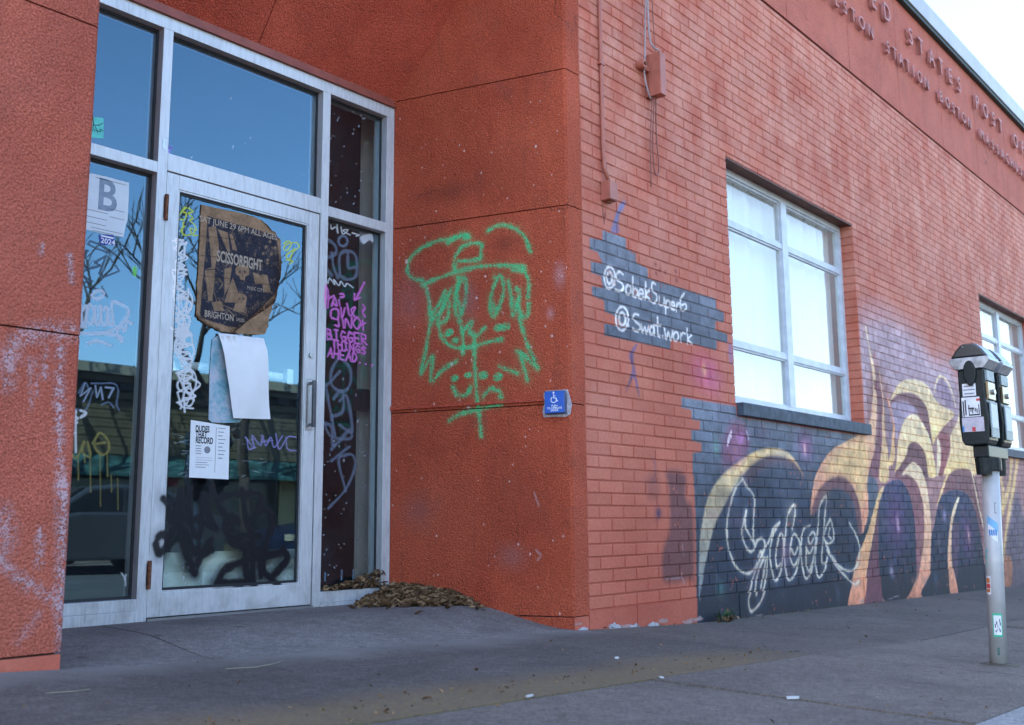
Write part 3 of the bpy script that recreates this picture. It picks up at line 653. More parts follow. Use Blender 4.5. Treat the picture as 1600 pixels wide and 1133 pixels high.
# two skeleton figures as plain shapes
for (o, s_) in (((575, 620), 1.3), ((570, 780), 1.0)):
    pst.poly(d4([(o[0] + s_ * x, o[1] + s_ * y) for x, y in ((-28, -22), (-10, -32), (15, -30), (32, -12), (28, 12), (14, 20), (12, 34), (-8, 34), (-12, 20), (-28, 8))]), CARD, .9, .003)
    for ex in (-10, 12): pst.glow(d4([(o[0] + ex * s_, o[1] - 2)])[0], .006, .006, INK, .95)
    pst.glow(d4([(o[0] + 2, o[1] + 14 * s_)])[0], .003, .004, INK, .9)
for q in ([(440, 660), (460, 690), (440, 720)], [(415, 800), (500, 830), (540, 850)], [(500, 850), (530, 880)], [(545, 850), (590, 870), (600, 830)], [(410, 740), (425, 790)]): pst.stroke(d4(q), CARD, .005, .85, .003)
for y in (405, 520, 640): pst.stroke(d4([(330, y), (500, y + 18), (700, y + 50), (790, y + 60)]), (30, 26, 30), .003, .5, .004)
# scorched lower right edge
for q, w, a in (([(810, 560), (800, 680), (770, 790), (690, 850), (600, 930), (520, 985)], .022, .8), ([(810, 560), (800, 680), (760, 800), (650, 880), (560, 960)], .08, .35), ([(300, 880), (330, 915), (430, 965)], .02, .8), ([(690, 310), (750, 370), (790, 420)], .014, .6)):
    pst.stroke(d4(q), (44, 26, 18), w, a, w)
pst.poly(d4([(770, 800), (745, 870), (720, 985), (560, 990), (530, 975), (620, 900), (700, 850)]), CARD, 1, .004, False)
pn = pst.vnoise(.008, 2) * .5 + pst.vnoise(.03, 6) * .5
scr = np.clip((pst.vnoise(.006, 9) * .5 + pst.vnoise(.02, 12) * .5 - .60) * 6, 0, 1)[..., None]
pst.rgb = pst.rgb * (1 - .55 * scr) + np.array(CARD, np.float32) / 255 * .55 * scr
pst.rgb *= (.82 + .34 * pn)[..., None]
pst_img = pst.image()

# ================================================================== MATERIALS
BRICK_A, BRICK_B, BRICK_C = (.42, .094, .055), (.49, .130, .078), (.55, .20, .136)
def brick_mat(name, dark=1.0, use_random=True):
    m, nt, out = nmat(name)
    p = pos(nt)
    big = noise(nt, p, 1.1, 5, .6)
    c = ramp(nt, big, [(.30, BRICK_A), (.55, BRICK_B), (.78, BRICK_C)])
    # rain-worn streaks, and bright haze painted into the upper wall by height
    st = nd(nt, 'ShaderNodeMapping', {'Vector': p, 'Scale': (2.0, 2.0, 1.1)}).outputs[0]
    sn = noise(nt, st, 1.9, 6, .7)
    sepz = nd(nt, 'ShaderNodeSeparateXYZ', {0: p})
    hi = mr(nt, sepz.outputs[2], .9, 3.2)
    wear_haze = math_(nt, 'MULTIPLY', mr(nt, sn, .40, .68), math_(nt, 'MULTIPLY', hi, .62))
    c = mixc(nt, wear_haze, c, (.66, .34, .255))
    fine = noise(nt, p, 60, 5, .65)
    c = mixc(nt, 1.0, c, ramp(nt, fine, [(.25, (.82, .80, .80)), (.75, (1.12, 1.10, 1.10))]), 'MULTIPLY')
    if use_random:
        ri = nd(nt, 'ShaderNodeNewGeometry').outputs['Random Per Island']
        ro = nd(nt, 'ShaderNodeObjectInfo').outputs['Random']
        r_ = math_(nt, 'FRACT', math_(nt, 'ADD', ri, ro))
        c = mixc(nt, 1.0, c, ramp(nt, r_, [(0, (.92, .91, .91)), (.5, (1, 1, 1)), (1, (1.06, 1.07, 1.07))]), 'MULTIPLY')
    pc, pa = mural.nodes(nt, mural_img, PAINT)
    if use_random:
        pc = mixc(nt, 1.0, pc, ramp(nt, r_, [(0, (.84, .84, .85)), (1, (1.14, 1.14, 1.14))]), 'MULTIPLY')
    c = mixc(nt, pa, c, pc)
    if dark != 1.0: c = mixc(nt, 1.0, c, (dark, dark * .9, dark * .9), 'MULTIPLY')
    # street dirt low on the wall
    dn = noise(nt, p, 9, 4)
    nrm = bump(nt, math_(nt, 'ADD', fine, math_(nt, 'MULTIPLY', noise(nt, p, 220, 2), .5)), .0022)
    bsdf(nt, out, c, .72, 0, nrm, .3)
    return m
M_BRICK = brick_mat('painted_brick')
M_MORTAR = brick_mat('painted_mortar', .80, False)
M_PLINTH = brick_mat('painted_plinth', .92, False)

def stucco_mat(name, canvas=None, img=None, x_at=None, scale=105., depth=.009, col=((.40, .057, .029), (.52, .090, .050)), gain=PAINT):
    m, nt, out = nmat(name)
    p = pos(nt)
    v = nd(nt, 'ShaderNodeTexVoronoi', {'Vector': nd(nt, 'ShaderNodeVectorMath', {0: p, 1: nd(nt, 'ShaderNodeTexNoise', {'Vector': p, 'Scale': 40., 'Detail': 2.}).outputs['Color']}, operation='MULTIPLY_ADD').outputs[0] if False else p, 'Scale': scale, 'Randomness': 1.}, feature='SMOOTH_F1')
    v.inputs['Smoothness'].default_value = .35
    h = math_(nt, 'SUBTRACT', 1.0, math_(nt, 'MULTIPLY', v.outputs['Distance'], 1.4))
    h2 = noise(nt, p, scale * 1.5, 4, .7)
    h3 = noise(nt, p, scale * .22, 3, .6)
    hh = math_(nt, 'ADD', math_(nt, 'MULTIPLY', h, .7), math_(nt, 'ADD', math_(nt, 'MULTIPLY', h2, 1.1), math_(nt, 'MULTIPLY', h3, .3)))
    big = noise(nt, p, 1.6, 5, .6)
    c = ramp(nt, big, [(.3, col[0]), (.7, col[1])])
    c = mixc(nt, 1.0, c, ramp(nt, h2, [(.30, (.40, .36, .36)), (.5, (.98, .98, .98)), (.66, (1.5, 1.75, 1.8))]), 'MULTIPLY')
    gr = noise(nt, p, 4.5, 5, .6)
    c = mixc(nt, mr(nt, gr, .56, .74, 0, .28), c, (.11, .055, .05))
    tw = nd(nt, 'ShaderNodeMapping', {'Vector': p, 'Scale': (1.3, 1.3, .8)}).outputs[0]
    patch = noise(nt, tw, 3.2, 3, .5)
    c = mixc(nt, mr(nt, patch, .50, .60, 0, .30), c, tuple(x * 1.22 for x in col[1]))
    hh = math_(nt, 'MULTIPLY', hh, mr(nt, patch, .30, .65, .45, 1.15))
    dr_ = nd(nt, 'ShaderNodeMapping', {'Vector': p, 'Scale': (9, 9, .7)}).outputs[0]
    c = mixc(nt, mr(nt, noise(nt, dr_, 2.2, 5, .65), .60, .78, 0, .38), c, (.12, .045, .035))
    vc_ = nd(nt, 'ShaderNodeTexVoronoi', {'Vector': nd(nt, 'ShaderNodeVectorMath', {0: p, 1: nd(nt, 'ShaderNodeVectorMath', {0: nd(nt, 'ShaderNodeTexNoise', {'Vector': p, 'Scale': 5., 'Detail': 4.}).outputs['Color'], 'Scale': .22}, operation='SCALE').outputs[0]}, operation='ADD').outputs[0], 'Scale': .9}, feature='DISTANCE_TO_EDGE')
    crack = math_(nt, 'MULTIPLY', mr(nt, vc_.outputs['Distance'], .0030, .0006), mr(nt, noise(nt, p, 1.4, 2), .52, .58))
    c = mixc(nt, math_(nt, 'MULTIPLY', crack, .7), c, (.05, .02, .018))
    if canvas is not None:
        pc, pa = canvas.nodes(nt, img, gain, x_at=x_at)
        c = mixc(nt, pa, c, pc)
    nrm = bump(nt, hh, depth)
    bsdf(nt, out, c, .8, 0, nrm, .25)
    return m
M_STUCCO = stucco_mat('stucco')
M_STUCCO_CEIL = stucco_mat('stucco_ceiling', scale=105., depth=.009)
M_STUCCO_J = stucco_mat('stucco_jamb', jamb, jamb_img, (XC, XS), col=((.36, .056, .025), (.47, .088, .041)))
M_STUCCO_P = stucco_mat('stucco_pier', pier, pier_img, scale=100., depth=.0095, col=((.38, .078, .046), (.50, .122, .076)))
M_FASCIA = stucco_mat('stucco_fascia', scale=110., depth=.003, col=((.38, .092, .060), (.47, .13, .088)))
M_LETTER = simple('letter_paint', (.42, .17, .15), .55, 0, .15, 12)
M_GAP = simple('joint_shadow', (.06, .022, .018), .9)
M_REDTRIM = simple('red_trim', (.24, .055, .036), .5, 0, .2, 14)
M_BROWN = simple('brown_lintel', (.105, .028, .016), .6, 0, .4, 8)
M_COPING = simple('coping_metal', (.40, .385, .39), .45, .1, .12, 4)
M_DRIP = simple('coping_drip', (.012, .03, .028), .6)
M_BOX = simple('red_box_paint', (.36, .11, .075), .5, 0, .15, 20)
M_CABLE = simple('grey_cable', (.30, .24, .25), .5, 0, .2, 50)
M_CABLER = simple('painted_cable', (.20, .07, .055), .55, 0, .2, 50)
M_RUST = simple('rusty_hinge', (.16, .065, .035), .75, .3, .5, 80)
M_STEEL = simple('brushed_steel', (.42, .43, .45), .3, .85, .12, 60)
M_DARKGASKET = simple('gasket', (.012, .015, .02), .5)
M_SLATE = None

def frame_mat():
    m, nt, out = nmat('weathered_aluminium')
    p = pos(nt)
    st = nd(nt, 'ShaderNodeMapping', {'Vector': p, 'Scale': (14, 14, 1.6)}).outputs[0]
    n1_ = noise(nt, st, 6, 6, .7)
    n2_ = noise(nt, p, 2.2, 5, .6)
    c = ramp(nt, math_(nt, 'ADD', math_(nt, 'MULTIPLY', n1_, .6), math_(nt, 'MULTIPLY', n2_, .4)), [(.30, (.36, .36, .38)), (.5, (.54, .55, .57)), (.72, (.66, .67, .69))])
    sp = nd(nt, 'ShaderNodeSeparateXYZ', {0: p})
    low = mr(nt, sp.outputs[2], .35, .1)
    c = mixc(nt, math_(nt, 'MULTIPLY', low, mr(nt, noise(nt, p, 12, 5), .45, .7, 0, .5)), c, (.20, .17, .15))
    pc, pa = shop.nodes(nt, shop_img, PAINT)
    c = mixc(nt, pa, c, pc)
    bsdf(nt, out, c, .42, .25, bump(nt, n1_, .0006), .5)
    return m
M_FRAME = frame_mat()

def glass_mat(name, canvas=None, img=None, ior=1.55, tint=(.93, .96, .95), refl=(1, 1, 1), film_mix=.05, film=(.36, .40, .46), film_lo=0.):
    m, nt, out = nmat(name)
    p = pos(nt)
    nrm = bump(nt, noise(nt, p, .9, 0, .5), .0030, .4)
    fr = nd(nt, 'ShaderNodeFresnel', {'IOR': ior})
    gl = nd(nt, 'ShaderNodeBsdfGlossy', {'Color': (*refl, 1), 'Roughness': .006, 'Normal': nrm})
    tr = nd(nt, 'ShaderNodeBsdfTransparent', {'Color': (*tint, 1)})
    front = math_(nt, 'SUBTRACT', 1.0, nd(nt, 'ShaderNodeNewGeometry').outputs['Backfacing'])
    fac = math_(nt, 'MULTIPLY', fr.outputs[0], front)          # only the outer surface mirrors, the inner one lets light through
    mx = nd(nt, 'ShaderNodeMixShader', {0: fac, 1: tr.outputs[0], 2: gl.outputs[0]})
    last = mx.outputs[0]
    # dust film; on the windows it also carries painted-in sky brightness
    df = nd(nt, 'ShaderNodeBsdfDiffuse', {'Color': (*film, 1)})
    dm = math_(nt, 'MULTIPLY', math_(nt, 'MULTIPLY', mr(nt, noise(nt, p, 3.2, 6, .65) if film_lo == 0 else noise(nt, p, 1.2, 2, .5), .35, .75, film_lo, 1.), film_mix), front)
    last = nd(nt, 'ShaderNodeMixShader', {0: dm, 1: last, 2: df.outputs[0]}).outputs[0]
    if canvas is not None:
        pc, pa = canvas.nodes(nt, img, (.72, .70, .68))
        pd = nd(nt, 'ShaderNodeBsdfPrincipled', {'Base Color': pc, 'Roughness': .45, 'Specular IOR Level': .3})
        last = nd(nt, 'ShaderNodeMixShader', {0: pa, 1: last, 2: pd.outputs[0]}).outputs[0]
    nt.links.new(last, out.inputs['Surface'])
    return m
M_GLASS = glass_mat('storefront_glass', shop, shop_img, 2.15, film_mix=.045, film=(.30, .36, .46), refl=(.46, .78, 1.0))
M_WGLASS = glass_mat('window_glass', None, None, 2.15, refl=(1.0, .92, .84), film_mix=.24, film=(.92, .86, .79), film_lo=.7)  # pale film: frosted panes, plus bright sky reflection put into its colour
M_WFRAME = simple('window_frame_paint', (.52, .55, .60), .45, 0, .14, 10)
M_BLIND = simple('white_blind', (.80, .82, .84), .8, 0, .04, 3)

def concrete(name, a, b, spots=.35, scale=1.0, dirt_line=False):
    m, nt, out = nmat(name)
    p = pos(nt)
    n1_ = noise(nt, p, 1.3 * scale, 6, .65)
    n2_ = noise(nt, p, 26, 6, .7)
    n3_ = noise(nt, p, 105, 4, .75)
    c = ramp(nt, n1_, [(.3, a), (.7, b)])
    c = mixc(nt, 1.0, c, ramp(nt, n2_, [(.3, (.74, .73, .72)), (.7, (1.24, 1.24, 1.25))]), 'MULTIPLY')
    c = mixc(nt, 1.0, c, ramp(nt, n3_, [(.32, (.55, .55, .55)), (.68, (1.45, 1.45, 1.45))]), 'MULTIPLY')
    v = nd(nt, 'ShaderNodeTexVoronoi', {'Vector': p, 'Scale': 7., 'Randomness': 1.})
    sp_ = mr(nt, v.outputs['Distance'], .10, .045, 0, spots)
    sp_ = math_(nt, 'MULTIPLY', sp_, mr(nt, n1_, .42, .6))
    c = mixc(nt, sp_, c, (.035, .032, .032))
    st = noise(nt, p, 3.1, 5, .6)
    c = mixc(nt, mr(nt, st, .50, .72, 0, .48), c, tuple(x * .55 for x in a))
    # old cracks and chewing gum
    wv = nd(nt, 'ShaderNodeVectorMath', {0: p, 1: nd(nt, 'ShaderNodeVectorMath', {0: nd(nt, 'ShaderNodeTexNoise', {'Vector': p, 'Scale': 3., 'Detail': 5.}).outputs['Color'], 'Scale': .5}, operation='SCALE').outputs[0]}, operation='ADD').outputs[0]
    cv_ = nd(nt, 'ShaderNodeTexVoronoi', {'Vector': wv, 'Scale': .55}, feature='DISTANCE_TO_EDGE')
    c = mixc(nt, math_(nt, 'MULTIPLY', math_(nt, 'MULTIPLY', mr(nt, cv_.outputs['Distance'], .005, .001), .7), mr(nt, noise(nt, p, .8, 2), .56, .62)), c, (.03, .027, .026))
    gm_ = nd(nt, 'ShaderNodeTexVoronoi', {'Vector': p, 'Scale': 3.4, 'Randomness': 1.})
    c = mixc(nt, mr(nt, gm_.outputs['Distance'], .075, .055, 0, .55), c, (.05, .046, .045))
    if dirt_line:
        sy0 = nd(nt, 'ShaderNodeSeparateXYZ', {0: p})
        wb = math_(nt, 'MULTIPLY', math_(nt, 'SUBTRACT', noise(nt, p, 2.2, 6, .65), .5), .75)
        c = mixc(nt, mr(nt, math_(nt, 'ADD', sy0.outputs[1], wb), 2.86, 3.16), c, mixc(nt, n1_, (.155, .134, .124), (.215, .188, .174)))
        sx = nd(nt, 'ShaderNodeSeparateXYZ', {0: p})
        wob = math_(nt, 'MULTIPLY', math_(nt, 'SUBTRACT', noise(nt, p, 1.1, 4), .5), .35)
        yy = math_(nt, 'ADD', sx.outputs[1], wob)
        band = math_(nt, 'MULTIPLY', mr(nt, yy, 2.34, 2.10), mr(nt, sx.outputs[0], 4.6, 3.6))
        grit = mr(nt, noise(nt, p, 70, 4, .7), .32, .62)
        c = mixc(nt, math_(nt, 'MULTIPLY', band, math_(nt, 'ADD', math_(nt, 'MULTIPLY', grit, .75), .22)), c, (.19, .135, .07))
    nrm = bump(nt, math_(nt, 'ADD', math_(nt, 'MULTIPLY', n3_, .7), math_(nt, 'MULTIPLY', n2_, .8)), .0035)
    bsdf(nt, out, c, .85, 0, nrm, .2)
    return m
M_SLAB = concrete('sidewalk_concrete', (.130, .108, .092), (.178, .148, .127))
M_SLAB2 = concrete('apron_concrete', (.106, .089, .077), (.145, .122, .106))
M_ALCOVE = concrete('alcove_concrete', (.155, .134, .124), (.215, .188, .174))
M_ASPHALT = concrete('asphalt_apron', (.088, .074, .066), (.128, .108, .096), dirt_line=True)
M_KERB = concrete('kerb_granite', (.24, .235, .23), (.32, .315, .31))
M_ROAD = concrete('road_asphalt', (.07, .07, .072), (.11, .11, .11))
M_EARTH = concrete('bare_ground', (.09, .08, .06), (.14, .12, .09), scale=.2)

# ================================================================== GROUND
gsheet = MB()
N_ = 24
gv = [(-400 + 800 * i / N_, -400 + 800 * j / N_, -1.6) for j in range(N_ + 1) for i in range(N_ + 1)]
gf = [(j * (N_ + 1) + i, j * (N_ + 1) + i + 1, (j + 1) * (N_ + 1) + i + 1, (j + 1) * (N_ + 1) + i) for j in range(N_) for i in range(N_)]
tag(gsheet.add(gv, gf).build('ground', M_EARTH), kind='structure')

def sheet(corners, nx, ny, zf, skirt=.05):
    """grid between 4 corners (x,y) ccw from min, with a skirt so that it has thickness"""
    (a, b, c, d) = [Vector((*q, 0)) for q in corners]
    top = []
    for j in range(ny + 1):
        for i in range(nx + 1):
            u, v = i / nx, j / ny
            p = a * (1 - u) * (1 - v) + b * u * (1 - v) + c * u * v + d * (1 - u) * v
            top.append((p.x, p.y, zf(p.x, p.y)))
    m = MB()
    w = nx + 1
    f = [(j * w + i, j * w + i + 1, (j + 1) * w + i + 1, (j + 1) * w + i) for j in range(ny) for i in range(nx)]
    m.add(top, f)
    ring = [i for i in range(w)] + [j * w + nx for j in range(1, ny + 1)] + [ny * w + i for i in range(nx - 1, -1, -1)] + [j * w for j in range(ny - 1, 0, -1)]
    n = len(ring)
    rv = [top[i] for i in ring] + [(top[i][0], top[i][1], top[i][2] - skirt) for i in ring]
    m.add(rv, [(i, (i + 1) % n, n + (i + 1) % n, n + i) for i in range(n)])
    return m
def gz(off): return lambda x, y: ground(x, y) + off
walk = sheet([(-12, .905), (22, .905), (22, 4.3), (-12, 4.3)], 68, 8, lambda x, y: ground(x, min(y, YF)) - .045, .2).build('sidewalk', M_GAP)
tag(walk, kind='structure')
sx0 = 2.965 - 1.27 * 6
for k in range(16):
    x0, x1 = sx0 + 1.27 * k + .008, sx0 + 1.27 * (k + 1) - .008
    if x1 < -4: continue
    t = rnd.uniform(-.003, .003)
    sheet([(x0, .905), (x1, .905), (x1, 1.930), (x0, 1.930)], 6, 5, gz(t)).build('slab', M_SLAB, walk)
sheet([(-8, 1.945), (4.232, 1.945), (4.232, 3.171), (-8, 3.171)], 30, 5, gz(0)).build('asphalt_patch', M_ASPHALT, walk)
for k in range(6):
    x0, x1 = 4.240 + 2.54 * k, 4.240 + 2.54 * (k + 1) - .006
    sheet([(x0, 1.945), (x1, 1.945), (x1, 3.171), (x0, 3.171)], 8, 5, gz(rnd.uniform(-.002, .002))).build('slab', M_SLAB2, walk)
JA = [(XPL - .02, 3.176), (2.10, 3.176), (2.225, 4.26), (XSL - .02, 4.26)]
JB_ = [(2.108, 3.176), (3.27, 3.176), (2.82, 4.26), (2.233, 4.26)]
JC = [(3.278, 3.176), (XC + .04, 3.176), (XS + .04, 4.26), (2.828, 4.26)]
for q in (JA, JB_, JC):
    sheet(q, 8, 12, gz(.001)).build('slab', M_ALCOVE, walk)
kerb = bpy.data.objects.new('kerb', None); link(kerb); tag(kerb, kind='structure')
for k in range(14):
    x0 = -6 + 1.83 * k
    q = [(x0, .755), (x0 + 1.822, .755), (x0 + 1.822, .898), (x0, .898)]
    sheet(q, 4, 1, gz(.004), .3).build('kerb_stone', M_KERB, kerb)
def roadz(x, y): return ground(x, .9) - .125 + .05 * (1 - ((y + 4.4) / 5.2) ** 2)
tag(sheet([(-40, -9.6), (60, -9.6), (60, .75), (-40, .75)], 50, 12, roadz, .3).build('road', M_ROAD), kind='structure')
def fwz(x, y): return ground(x, .9) - .01
tag(sheet([(-40, -13.2), (60, -13.2), (60, -9.62), (-40, -9.62)], 50, 2, fwz, .3).build('far_sidewalk', M_SLAB), kind='structure')

# ================================================================== THE POST OFFICE
bld = thing('post_office_building', 'red painted brick building with dark octopus mural, recessed stucco entrance and glass door', 'building', (0, 0, 0))
WIN = [(5.975, 8.135), (11.60, 13.76)]
ZS, ZH = 1.302, 2.985
XB0, XB1 = 4.318, 17.0
BH, BW, Z0 = .0666, .2234, .0858
# mortar body behind the bricks (one piece, cut round the windows)
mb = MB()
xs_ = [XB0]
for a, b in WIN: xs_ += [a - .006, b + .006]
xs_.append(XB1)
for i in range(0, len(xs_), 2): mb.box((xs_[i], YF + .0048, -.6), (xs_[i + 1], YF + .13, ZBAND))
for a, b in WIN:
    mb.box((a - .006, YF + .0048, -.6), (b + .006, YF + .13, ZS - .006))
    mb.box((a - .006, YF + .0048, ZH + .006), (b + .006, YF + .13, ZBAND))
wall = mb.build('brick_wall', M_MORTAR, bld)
tag(wall, 'brick wall painted salmon red, mural and grey painted bricks on its lower half')
def brick_geo(w, h, depth, bev=.0036):
    """front face towards -y, bevelled rim; origin at the middle of the front"""
    x, z = w / 2, h / 2
    v = [(-x + bev, 0, -z + bev), (x - bev, 0, -z + bev), (x - bev, 0, z - bev), (-x + bev, 0, z - bev), (-x, bev, -z), (x, bev, -z), (x, bev, z), (-x, bev, z), (-x, depth, -z), (x, depth, -z), (x, depth, z), (-x, depth, z)]
    f = [(0, 1, 2, 3), (4, 5, 1, 0), (5, 6, 2, 1), (6, 7, 3, 2), (7, 4, 0, 3), (8, 9, 5, 4), (9, 10, 6, 5), (10, 11, 7, 6), (11, 8, 4, 7)]
    return v, f
bricks = []
k = 0
JT = .0075
while Z0 + k * BH < ZBAND - .01:
    za, zb = Z0 + k * BH + JT / 2, min(Z0 + (k + 1) * BH - JT / 2, ZBAND - .004)
    x = XB0 - (BW / 2 if k % 2 else 0)
    while x < XB1:
        xa, xb = max(x, XB0) + JT / 2, min(x + BW, XB1) - JT / 2
        x += BW
        pieces = [(xa, xb, za, zb, .022)]
        for a, b in WIN:
            out = []
            for (p, q, r, s, d) in pieces:
                if q <= a or p >= b or s <= ZS - .085 or r >= ZH: out.append((p, q, r, s, d)); continue
                if p < a - .012: out.append((p, a, r, s, .112))
                if q > b + .012: out.append((b, q, r, s, .112))
                if p >= a - .012 and q <= b + .012 or True:
                    lo, hi_ = max(p, a), min(q, b)
                    if hi_ - lo > .012:
                        if s > ZH + .012 and r < ZH: out.append((lo + .001, hi_ - .001, ZH + .001, s, .022))
                        if r < ZS - .097 and s > ZS - .085: out.append((lo + .001, hi_ - .001, r, ZS - .088, .022))
            pieces = out
        for pc in pieces:
            if pc[1] - pc[0] > .014 and pc[3] - pc[2] > .006: bricks.append(pc)
    k += 1
def to_px(X, Y, Z):
    v = Vector((X, Y, Z - CAM_H))
    d = v.dot(fwd)
    return 800 + F_PX * v.dot(rt) / d, 566.5 - F_PX * v.dot(up) / d, d
def seen_area(b):
    x, y, d = to_px((b[0] + b[1]) / 2, YF, (b[2] + b[3]) / 2)
    if d <= 0 or not (5 < x < 1595 and 5 < y < 1128): return 0
    return (b[1] - b[0]) * (b[3] - b[2]) * ((b[0] + b[1]) / 2) ** 0 / d ** 3
bricks.sort(key=seen_area, reverse=True)
cache = {}
rb = random.Random(5)
for b in bricks[:300]:
    key = (round(b[1] - b[0], 4), round(b[3] - b[2], 4), b[4])
    if key not in cache:
        me = bpy.data.meshes.new('brick'); v, f = brick_geo(*key); me.from_pydata(v, [], f); me.materials.append(M_BRICK); cache[key] = me
    o = bpy.data.objects.new('brick', cache[key])
    o.location = ((b[0] + b[1]) / 2, YF + rb.uniform(-.0016, .0016), (b[2] + b[3]) / 2)
    o.rotation_euler = (rb.uniform(-.006, .006), 0, rb.uniform(-.004, .004))
    link(o, wall)
bv, bf = [], []
for b in bricks[300:]:
    v, f = brick_geo(b[1] - b[0], b[3] - b[2], b[4])
    n = len(bv)
    cx, cz, oy = (b[0] + b[1]) / 2, (b[2] + b[3]) / 2, YF + rb.uniform(-.0016, .0016)
    bv += [(cx + p[0], oy + p[1], cz + p[2]) for p in v]
    bf += [tuple(i + n for i in q) for q in f]
me = bpy.data.meshes.new('brickwork'); me.from_pydata(bv, [], bf); me.materials.append(M_BRICK)
tag(link(bpy.data.objects.new('brickwork', me), wall), kind='stuff')
# rendered plinth along the foot
pl = MB()
px_ = [XB0 - .005, 4.75, 5.2, 5.9, 6.7, 7.9, 9.3, 11, 13, 17]
for i in range(len(px_) - 1):
    pl.box((px_[i] + .0015, YF - .006 - .003 * (i % 2), -.7), (px_[i + 1] - .0015, YF + .0044, Z0 - .002 + .003 * (i % 3 - 1)))
pl.build('plinth', M_PLINTH, bld)

# ---- stucco surround: right jamb with its narrow front return
ZJ = [1.146, 2.217, 2.993]
ej = Vector((XS - XC, YS - YF, 0)).normalized(); nj = -JN
def jpt(u, z, off=0.): return tuple(Vector((XC, YF, z)) + ej * u + nj * off)
levels = [.065, 1.146, 2.217, 2.993, ZBAND]
JG = .006
def stucco_piece(za, zb, mat_j):
    pts = [(XC, YF), (XB0 - .004, YF), (XB0 - .004, YF + .12), (XC + .16, YF + .12), (XS + .16, YS + .10), (XS, YS + .10), (XS, YS)]
    # bevelled arris
    e = .012
    c = [Vector((XC + e, YF, 0)), *[Vector((*q, 0)) for q in pts[1:]]]
    last = Vector((XC, YF, 0)) + ej * e
    poly = [(v.x, v.y, za) for v in c] + [(last.x, last.y, za)]
    return MB().prism(poly, (0, 0, zb - za)).build('stucco_panel', mat_j, bld)
for i in range(4):
    stucco_piece(levels[i] + (JG / 2 if i else 0), levels[i + 1] - JG / 2, M_STUCCO_J)
gp = MB().prism([(XC + .016, YF + .012, .0), (XB0 - .012, YF + .012, .0), (XB0 - .012, YF + .10, .0), (XC + .14, YF + .10, .0), (XS + .14, YS + .08, .0), (XS + .012, YS + .08, .0), (XS + .012, YS + .0, .0)], (0, 0, ZBAND - .01))
gp.build('jamb_core', M_GAP, bld)
# cracked foot of the jamb
rr = random.Random(2)
def foot_piece(u0, u1, zt, mat_):
    a, b = jpt(u0, -.2, .004 + rr.uniform(0, .004)), jpt(u1, -.2, .004 + rr.uniform(0, .004))
    c, d = jpt(u1, -.2, -.05), jpt(u0, -.2, -.05)
    MB().prism([a, b, c, d], (0, 0, zt + .2)).build('foot_block', mat_, bld)
for u0, u1, zt in ((.004, .115, .060), (.119, .30, .058), (.304, .52, .062), (.524, .80, .061), (.804, JL - .01, .060)):
    foot_piece(u0, u1, zt, M_STUCCO_J)
MB().prism([(XC + .002, YF - .005, -.2), (XB0 - .008, YF - .006, -.2), (XB0 - .008, YF + .05, -.2), (XC + .002, YF + .05, -.2)], (0, 0, .26)).build('foot_block', M_PLINTH, bld)
# ---- left pier
lp = [.150, 1.146, 2.217, 2.993, ZBAND]
for i in range(4):
    za, zb = lp[i] + (JG / 2 if i else 0), lp[i + 1] - JG / 2
    MB().prism([(-4, YF, za), (XPL - .012, YF, za), (XPL, YF + .012, za), (XSL, YS, za), (XSL, YS + .1, za), (XPL - .3, YS + .1, za), (-4, YF + .2, za)], (0, 0, zb - za)).build('stucco_panel', M_STUCCO_P, bld)
MB().prism([(-4, YF + .012, .0), (XPL - .02, YF + .014, .0), (XSL - .014, YS, .0), (XSL - .02, YS + .08, .0), (-4, YF + .18, .0)], (0, 0, ZBAND)).build('pier_core', M_GAP, bld)
bx_ = [-4, -2, -.6, .3, .78, 1.18, 1.36, XPL - .006]
for i in range(len(bx_) - 1):
    box('foot_block', (bx_[i] + .003, YF - .004 - .004 * (i % 2), -.3), (bx_[i + 1] - .003, YF + .011, .143 - .006 * (i % 3)), M_PLINTH, bld)
# ---- splayed ceiling of the entrance
def ceil_panel(x0, x1):
    n = Vector((0, -(ZBAND - ZCEIL), -(YS - YF))).normalized()
    q = [(x0, YS + .02, ZCEIL - .02 * (ZBAND - ZCEIL) / (YS - YF)), (x1, YS + .02, ZCEIL - .02 * (ZBAND - ZCEIL) / (YS - YF)), (x1, YF - .002, ZBAND - .004), (x0, YF - .002, ZBAND - .004)]
    return MB().prism(q, tuple(-n * .05)).build('stucco_ceiling_panel', M_STUCCO_CEIL, bld)
ceil_panel(XPL - .1, 2.913); ceil_panel(2.919, XC + .1)
MB().prism([(XPL - .2, YS + .1, ZCEIL), (XC + .2, YS + .1, ZCEIL), (XC + .2, YF + .05, ZBAND), (XPL - .2, YF + .05, ZBAND)], (0, .02, .05)).build('ceiling_core', M_GAP, bld)
# ---- fascia band, raised letters, coping
fj = [-4, -1.54, -.31, .92, 2.15, 3.38, 4.61, 5.84, 7.06, 8.286, 9.50, 10.758, 11.975, 13.2, 14.43, 15.66, 17.0]
ZC0 = 5.635
fas = box('fascia', (-4, YF + .012, ZBAND), (17, YF + .13, ZC0), M_GAP, bld)
tag(fas, 'red stucco band with two rows of raised letters')
for i in range(len(fj) - 1):
    box('fascia_panel', (fj[i] + .004, YF - .003, ZBAND + .016), (fj[i + 1] - .004, YF + .011, ZC0 - .004), M_FASCIA, fas)
cop = MB()
cx_ = [-4, -1, 2, 5, 8, 11, 14, 17]
for i in range(7):
    cop = MB().prism([(cx_[i] + .002, YF - .07, ZC0 + .012), (cx_[i] + .002, YF - .07, 5.845), (cx_[i] + .002, YF + .3, 5.875), (cx_[i] + .002, YF + .3, ZC0 + .012)], (cx_[i + 1] - cx_[i] - .004, 0, 0))
    cop.build('coping', M_COPING, bld)
